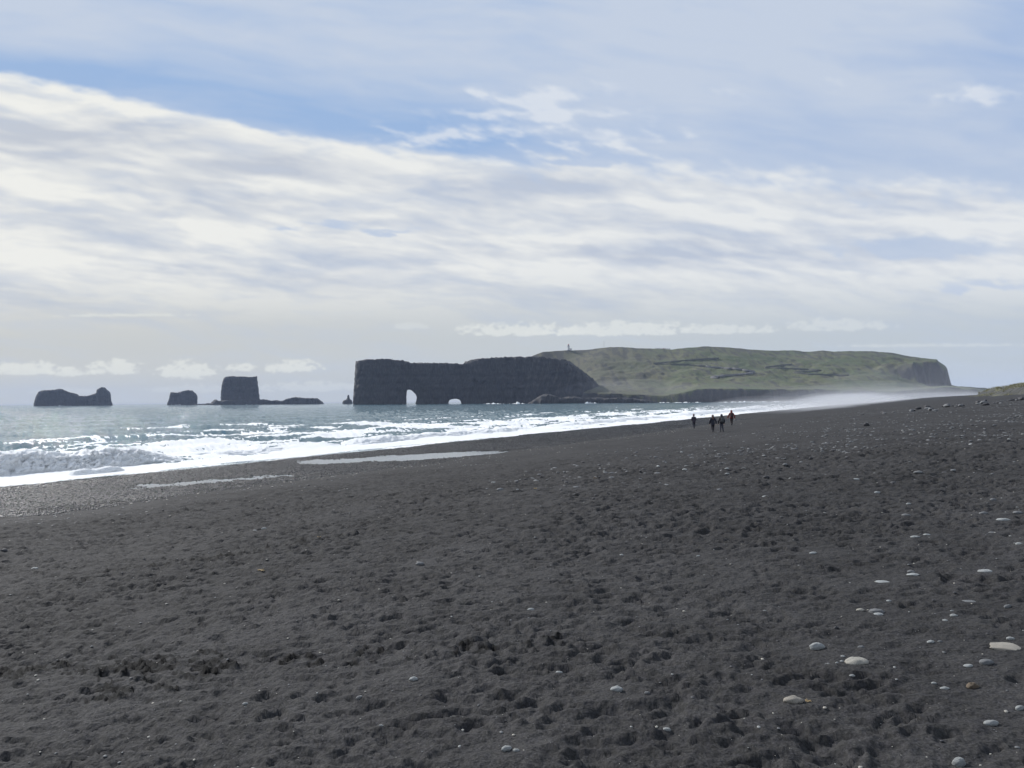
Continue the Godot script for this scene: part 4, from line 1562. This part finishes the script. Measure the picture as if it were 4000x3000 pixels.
func scatter(called: String, mesh: Mesh, spots: Array, tint: Array, m: Material, label: String, category: String) -> void:
	var mm := MultiMesh.new()
	mm.transform_format = MultiMesh.TRANSFORM_3D
	mm.use_colors = true
	mm.mesh = mesh
	mm.instance_count = spots.size()
	for k in spots.size():
		mm.set_instance_transform(k, spots[k])
		mm.set_instance_color(k, tint[k])
	var o := MultiMeshInstance3D.new()
	o.name = called
	o.multimesh = mm
	o.material_override = m
	add_child(o)
	tag(o, label, category, "", "stuff")


# ---------------------------------------------------------------- people
func limbs(bones: Array, blend: float) -> Callable:
	return func(p: Vector3) -> float:
		var d := 1.0
		for b in bones:
			var a: Vector3 = b[0]
			var ab: Vector3 = b[2] - a
			var t := clampf((p - a).dot(ab) / maxf(ab.length_squared(), 1e-6), 0.0, 1.0)
			var q := p - a - ab * t
			if b.size() > 4: q.x *= b[4]
			var e := q.length() - lerpf(b[1], b[3], t)
			var h := clampf(0.5 + 0.5 * (d - e) / blend, 0.0, 1.0)
			d = lerpf(d, e, h) - blend * h * (1.0 - h)
		return d


func cloth(bones: Array, extra: float) -> Array:
	var o := []
	for b in bones:
		var c: Array = b.duplicate()
		c[1] += extra
		c[3] += extra
		o.append(c)
	return o


func bounds(bones: Array, pad: float) -> Array:
	var lo := Vector3.ONE * 9.0
	var hi := -lo
	for b in bones:
		for k in [0, 2]:
			var r: float = b[k + 1] + pad
			lo = lo.min(b[k] - Vector3.ONE * r)
			hi = hi.max(b[k] + Vector3.ONE * r)
	return [lo, hi]


func shell(bones: Array, cell: float, blend := 0.03) -> ArrayMesh:
	var b := bounds(bones, cell * 3.0)
	return nets(b[0], b[1], cell, limbs(bones, blend))


# pose: stride (-1 to 1), arms, lean; everything faces -z
func person(at: Vector3, turn: float, tall: float, look: Dictionary) -> void:
	var o := thing("person", at, turn)
	tag(o, look.label, "person", "people walking along the beach")
	var k := tall / 1.75
	var st: float = look.stride
	var hip := 0.92
	var V := func(x: float, y: float, z: float) -> Vector3: return Vector3(x, y, z) * k
	var head := [[V.call(0, 1.62, -0.01), 0.098 * k, V.call(0, 1.66, -0.005), 0.102 * k], [V.call(0, 1.57, -0.05), 0.06 * k, V.call(0, 1.62, -0.06), 0.07 * k], [V.call(0, 1.61, -0.115), 0.012 * k, V.call(0, 1.595, -0.125), 0.016 * k], [V.call(-0.098, 1.63, 0), 0.02 * k, V.call(-0.098, 1.60, 0), 0.014 * k], [V.call(0.098, 1.63, 0), 0.02 * k, V.call(0.098, 1.60, 0), 0.014 * k], [V.call(0, 1.42, 0.01), 0.058 * k, V.call(0, 1.58, 0), 0.056 * k]]
	var torso := [[V.call(0, 0.96, 0), 0.135 * k, V.call(0, 1.15, 0), 0.118 * k], [V.call(0, 1.15, 0), 0.118 * k, V.call(0, 1.33, 0.01), 0.130 * k], [V.call(-0.15, 1.39, 0.01), 0.068 * k, V.call(0.15, 1.39, 0.01), 0.068 * k], [V.call(-0.07, 0.95, 0.02), 0.12 * k, V.call(0.07, 0.95, 0.02), 0.12 * k]]
	var arms := []
	var hands := []
	for s in [-1, 1]:
		var sw: float = st * s * 0.22
		var out: float = look.get("out_l" if s < 0 else "out_r", 0.06)
		var sh: Vector3 = V.call(s * 0.19, 1.39, 0.01)
		var el: Vector3 = V.call(s * (0.22 + out), 1.11, 0.02 + sw)
		var wr: Vector3 = V.call(s * (0.23 + out * 1.1), 0.87, -0.06 + sw * 1.4)
		if look.get("pockets", false):
			wr = V.call(s * 0.17, 0.98, -0.10)
			el = V.call(s * 0.29, 1.13, 0.06)
		arms.append([sh, 0.056 * k, el, 0.044 * k])
		arms.append([el, 0.043 * k, wr, 0.031 * k])
		var dn := (wr - el).normalized()
		var palm: Vector3 = wr + dn * 0.085 * k
		hands.append([wr, 0.028 * k, palm, 0.034 * k])
		for f in 4:
			var root: Vector3 = palm + Vector3(0, 0, (f - 1.5) * 0.019) * k
			var mid: Vector3 = root + (dn * 0.045 + Vector3(-s * 0.008, 0, 0)) * k
			var tip: Vector3 = mid + (dn * [0.028, 0.034, 0.036, 0.026][f] + Vector3(-s * 0.016, 0, 0)) * k
			hands.append([root, 0.010 * k, mid, 0.009 * k])
			hands.append([mid, 0.009 * k, tip, 0.008 * k])
		var th: Vector3 = wr + (dn * 0.03 + Vector3(0, 0, -0.03)) * k
		hands.append([th, 0.013 * k, th + (dn * 0.045 + Vector3(-s * 0.005, 0, -0.018)) * k, 0.010 * k])
	var legs := []
	var feet := []
	for s in [-1, 1]:
		var f: float = st * s
		var hp: Vector3 = V.call(s * 0.09, hip, 0)
		var kn: Vector3 = V.call(s * 0.095, 0.50, -0.02 - f * 0.13 - 0.03)
		var an: Vector3 = V.call(s * look.get("feet", 0.09), 0.085 + maxf(-f, 0.0) * 0.06, -f * 0.30 + maxf(-f, 0.0) * 0.06)
		legs.append([hp, 0.098 * k, kn, 0.062 * k])
		legs.append([kn, 0.060 * k, an, 0.042 * k])
		legs.append([an.lerp(kn, 0.75), 0.055 * k, an.lerp(kn, 0.6), 0.056 * k])
		feet.append([[an + Vector3(0, -0.035, 0.05) * k, 0.045 * k, an + Vector3(0, -0.042, -0.13) * k, 0.040 * k], [an + Vector3(0, 0.0, 0.01) * k, 0.052 * k, an + Vector3(0, 0.06, 0.01) * k, 0.052 * k]])
	var all := head + torso + arms + legs
	for f in feet: all.append(f[0])
	var body := SurfaceTool.new()
	body.append_from(shell(all, 0.024, 0.03), 0, Transform3D.IDENTITY)
	body.append_from(shell(hands, 0.010, 0.008), 0, Transform3D.IDENTITY)
	obj("body", body.commit(), mat(Color(0.45, 0.28, 0.20), 0.6), o)
	var hem: float = look.get("hem", 0.0)
	var coat := cloth(torso + arms, 0.032 * k)
	if hem > 0.0: coat.append([V.call(0, 0.95, 0), 0.17 * k, V.call(0, 0.95 - hem, 0), 0.185 * k])
	coat.append([V.call(0, 1.44, 0.02), 0.085 * k, V.call(0, 1.50, 0.02), 0.082 * k])
	obj("jacket", shell(coat, 0.025, 0.05), look.jacket, o)
	var trousers := cloth(legs, 0.014 * k)
	trousers.append([V.call(-0.07, 0.95, 0.015), 0.135 * k, V.call(0.07, 0.95, 0.015), 0.135 * k])
	obj("trousers", shell(trousers, 0.022, 0.03), look.trousers, o)
	for f in feet: obj("boot", shell(cloth(f, 0.010), 0.018, 0.02), M.dark, o)
	if look.has("hair"):
		obj("hair", shell([[V.call(0, 1.68, 0.015), 0.112 * k, V.call(0, 1.60, 0.05), 0.10 * k], [V.call(0, 1.60, 0.05), 0.10 * k, V.call(0, 1.36, 0.11), 0.10 * k]], 0.02, 0.03), look.hair, o)
	if look.has("hood"):
		obj("hood", shell([[V.call(0, 1.68, 0.015), 0.125 * k, V.call(0, 1.56, 0.03), 0.118 * k], [V.call(0, 1.56, 0.03), 0.118 * k, V.call(0, 1.42, 0.04), 0.125 * k]], 0.022, 0.03), look.hood, o)
	if look.has("hat"):
		obj("hat", shell([[V.call(0, 1.71, 0.0), 0.115 * k, V.call(0, 1.67, 0.0), 0.118 * k], [V.call(0, 1.80, 0.0), 0.055 * k, V.call(0.01, 1.82, 0.0), 0.05 * k]], 0.02, 0.02), look.hat, o)
	if look.has("pack"):
		var pk := obj("backpack", shell([[V.call(-0.06, 1.36, 0.20), 0.09 * k, V.call(-0.06, 1.06, 0.21), 0.10 * k], [V.call(0.06, 1.36, 0.20), 0.09 * k, V.call(0.06, 1.06, 0.21), 0.10 * k]], 0.022, 0.06), look.pack, o)
		for s in [-1, 1]:
			obj("strap", shell([[V.call(s * 0.11, 1.47, 0.10), 0.022 * k, V.call(s * 0.12, 1.46, -0.06), 0.022 * k], [V.call(s * 0.12, 1.46, -0.06), 0.022 * k, V.call(s * 0.14, 1.20, -0.15), 0.02 * k]], 0.014, 0.01), M.dark, pk)


func build_people() -> void:
	var ink := mat(Color(0.018, 0.018, 0.024), 0.8)
	var navy := mat(Color(0.022, 0.024, 0.038), 0.8)
	var red := mat(Color(0.16, 0.018, 0.016), 0.7)
	var jeans := mat(Color(0.05, 0.055, 0.075), 0.85)
	var hair := mat(Color(0.060, 0.022, 0.014), 0.6)
	var coat := mat(Color(0.035, 0.028, 0.045), 0.75)
	var spots := [[22.8, -87.0], [20.0, -69.1], [20.85, -69.0], [27.63, -87.3]]
	var looks := [
		{"label": "person in a dark padded coat and woolly hat walking alone nearest the water", "stride": 0.55, "pockets": true, "hem": 0.12, "jacket": coat, "trousers": navy, "hat": mat(Color(0.07, 0.03, 0.035), 0.9)},
		{"label": "person with long reddish hair in a long dark coat, left one of the couple", "stride": 0.25, "hem": 0.16, "jacket": navy, "trousers": ink, "hair": hair, "out_r": 0.10},
		{"label": "person in a dark jacket with a grey backpack, right one of the couple", "stride": -0.2, "feet": 0.13, "jacket": ink, "trousers": jeans, "hood": ink, "pack": mat(Color(0.06, 0.065, 0.07), 0.7), "out_l": 0.10},
		{"label": "person in a red hooded jacket with a dark backpack, walking farthest right", "stride": 0.7, "jacket": red, "trousers": mat(Color(0.03, 0.022, 0.022), 0.8), "hood": red, "pack": mat(Color(0.03, 0.015, 0.018), 0.7), "out_l": 0.12, "out_r": 0.10},
	]
	var heights := [1.76, 1.70, 1.72, 1.86]
	for i in 4:
		var x: float = spots[i][0]
		var z: float = spots[i][1]
		person(Vector3(x, sand_top(x, z) - 0.01, z), [-0.15, 0.0, 0.05, -0.1][i], heights[i], looks[i])


# ---------------------------------------------------------------- spray hanging over the far surf
func mist(at: Vector3, size: Vector3, density: float, turn := 0.0) -> void:
	var f := FogVolume.new()
	f.shape = RenderingServer.FOG_VOLUME_SHAPE_ELLIPSOID
	f.size = size
	f.position = at
	f.rotation.y = turn
	var m := FogMaterial.new()
	m.albedo = Color(0.95, 0.96, 0.98)
	m.density = density
	f.material = m
	f.name = numbered("mist")
	add_child(f, true)
	tag(f, "pale spray drifting over the far end of the beach", "mist", "banks of spray over the far surf", "stuff")


func build_mist() -> void:
	var turn := -0.51
	for k in 34:
		var t := 280.0 + 1100.0 * pow(k / 33.0, 1.2) + rng.randf_range(-20.0, 20.0)
		var s := -6.0 + rng.randf_range(-20.0, 30.0)
		var big := 0.35 + t / 900.0
		var p := Vector3((s - SHORE_AT) * SHORE_N.x + t * SHORE_D.x, rng.randf_range(0.0, 3.0) * big, (s - SHORE_AT) * SHORE_N.y + t * SHORE_D.y)
		mist(p, Vector3(rng.randf_range(40.0, 90.0) * big, rng.randf_range(6.0, 20.0) * big, rng.randf_range(70.0, 170.0) * big), 0.0019 / big, turn)
	for k in 9:
		var d := 800.0 + k * 75.0
		var w := 0.50 + 0.022 * k
		mist(Vector3(w * d + rng.randf_range(-30.0, 30.0), 2.0, -d), Vector3(rng.randf_range(180.0, 320.0), rng.randf_range(24.0, 46.0), rng.randf_range(100.0, 240.0)), 0.0011, turn)
	mist(Vector3(830, 16, -1330), Vector3(520, 120, 200), 0.0006)
	mist(Vector3(270, 20, -1560), Vector3(360, 70, 130), 0.0007)
	mist(Vector3(480, 14, -1480), Vector3(420, 60, 120), 0.0006)
	mist(Vector3(760, 14, -1470), Vector3(460, 60, 120), 0.0007)
	mist(Vector3(210, 30, -1590), Vector3(160, 60, 90), 0.0005)
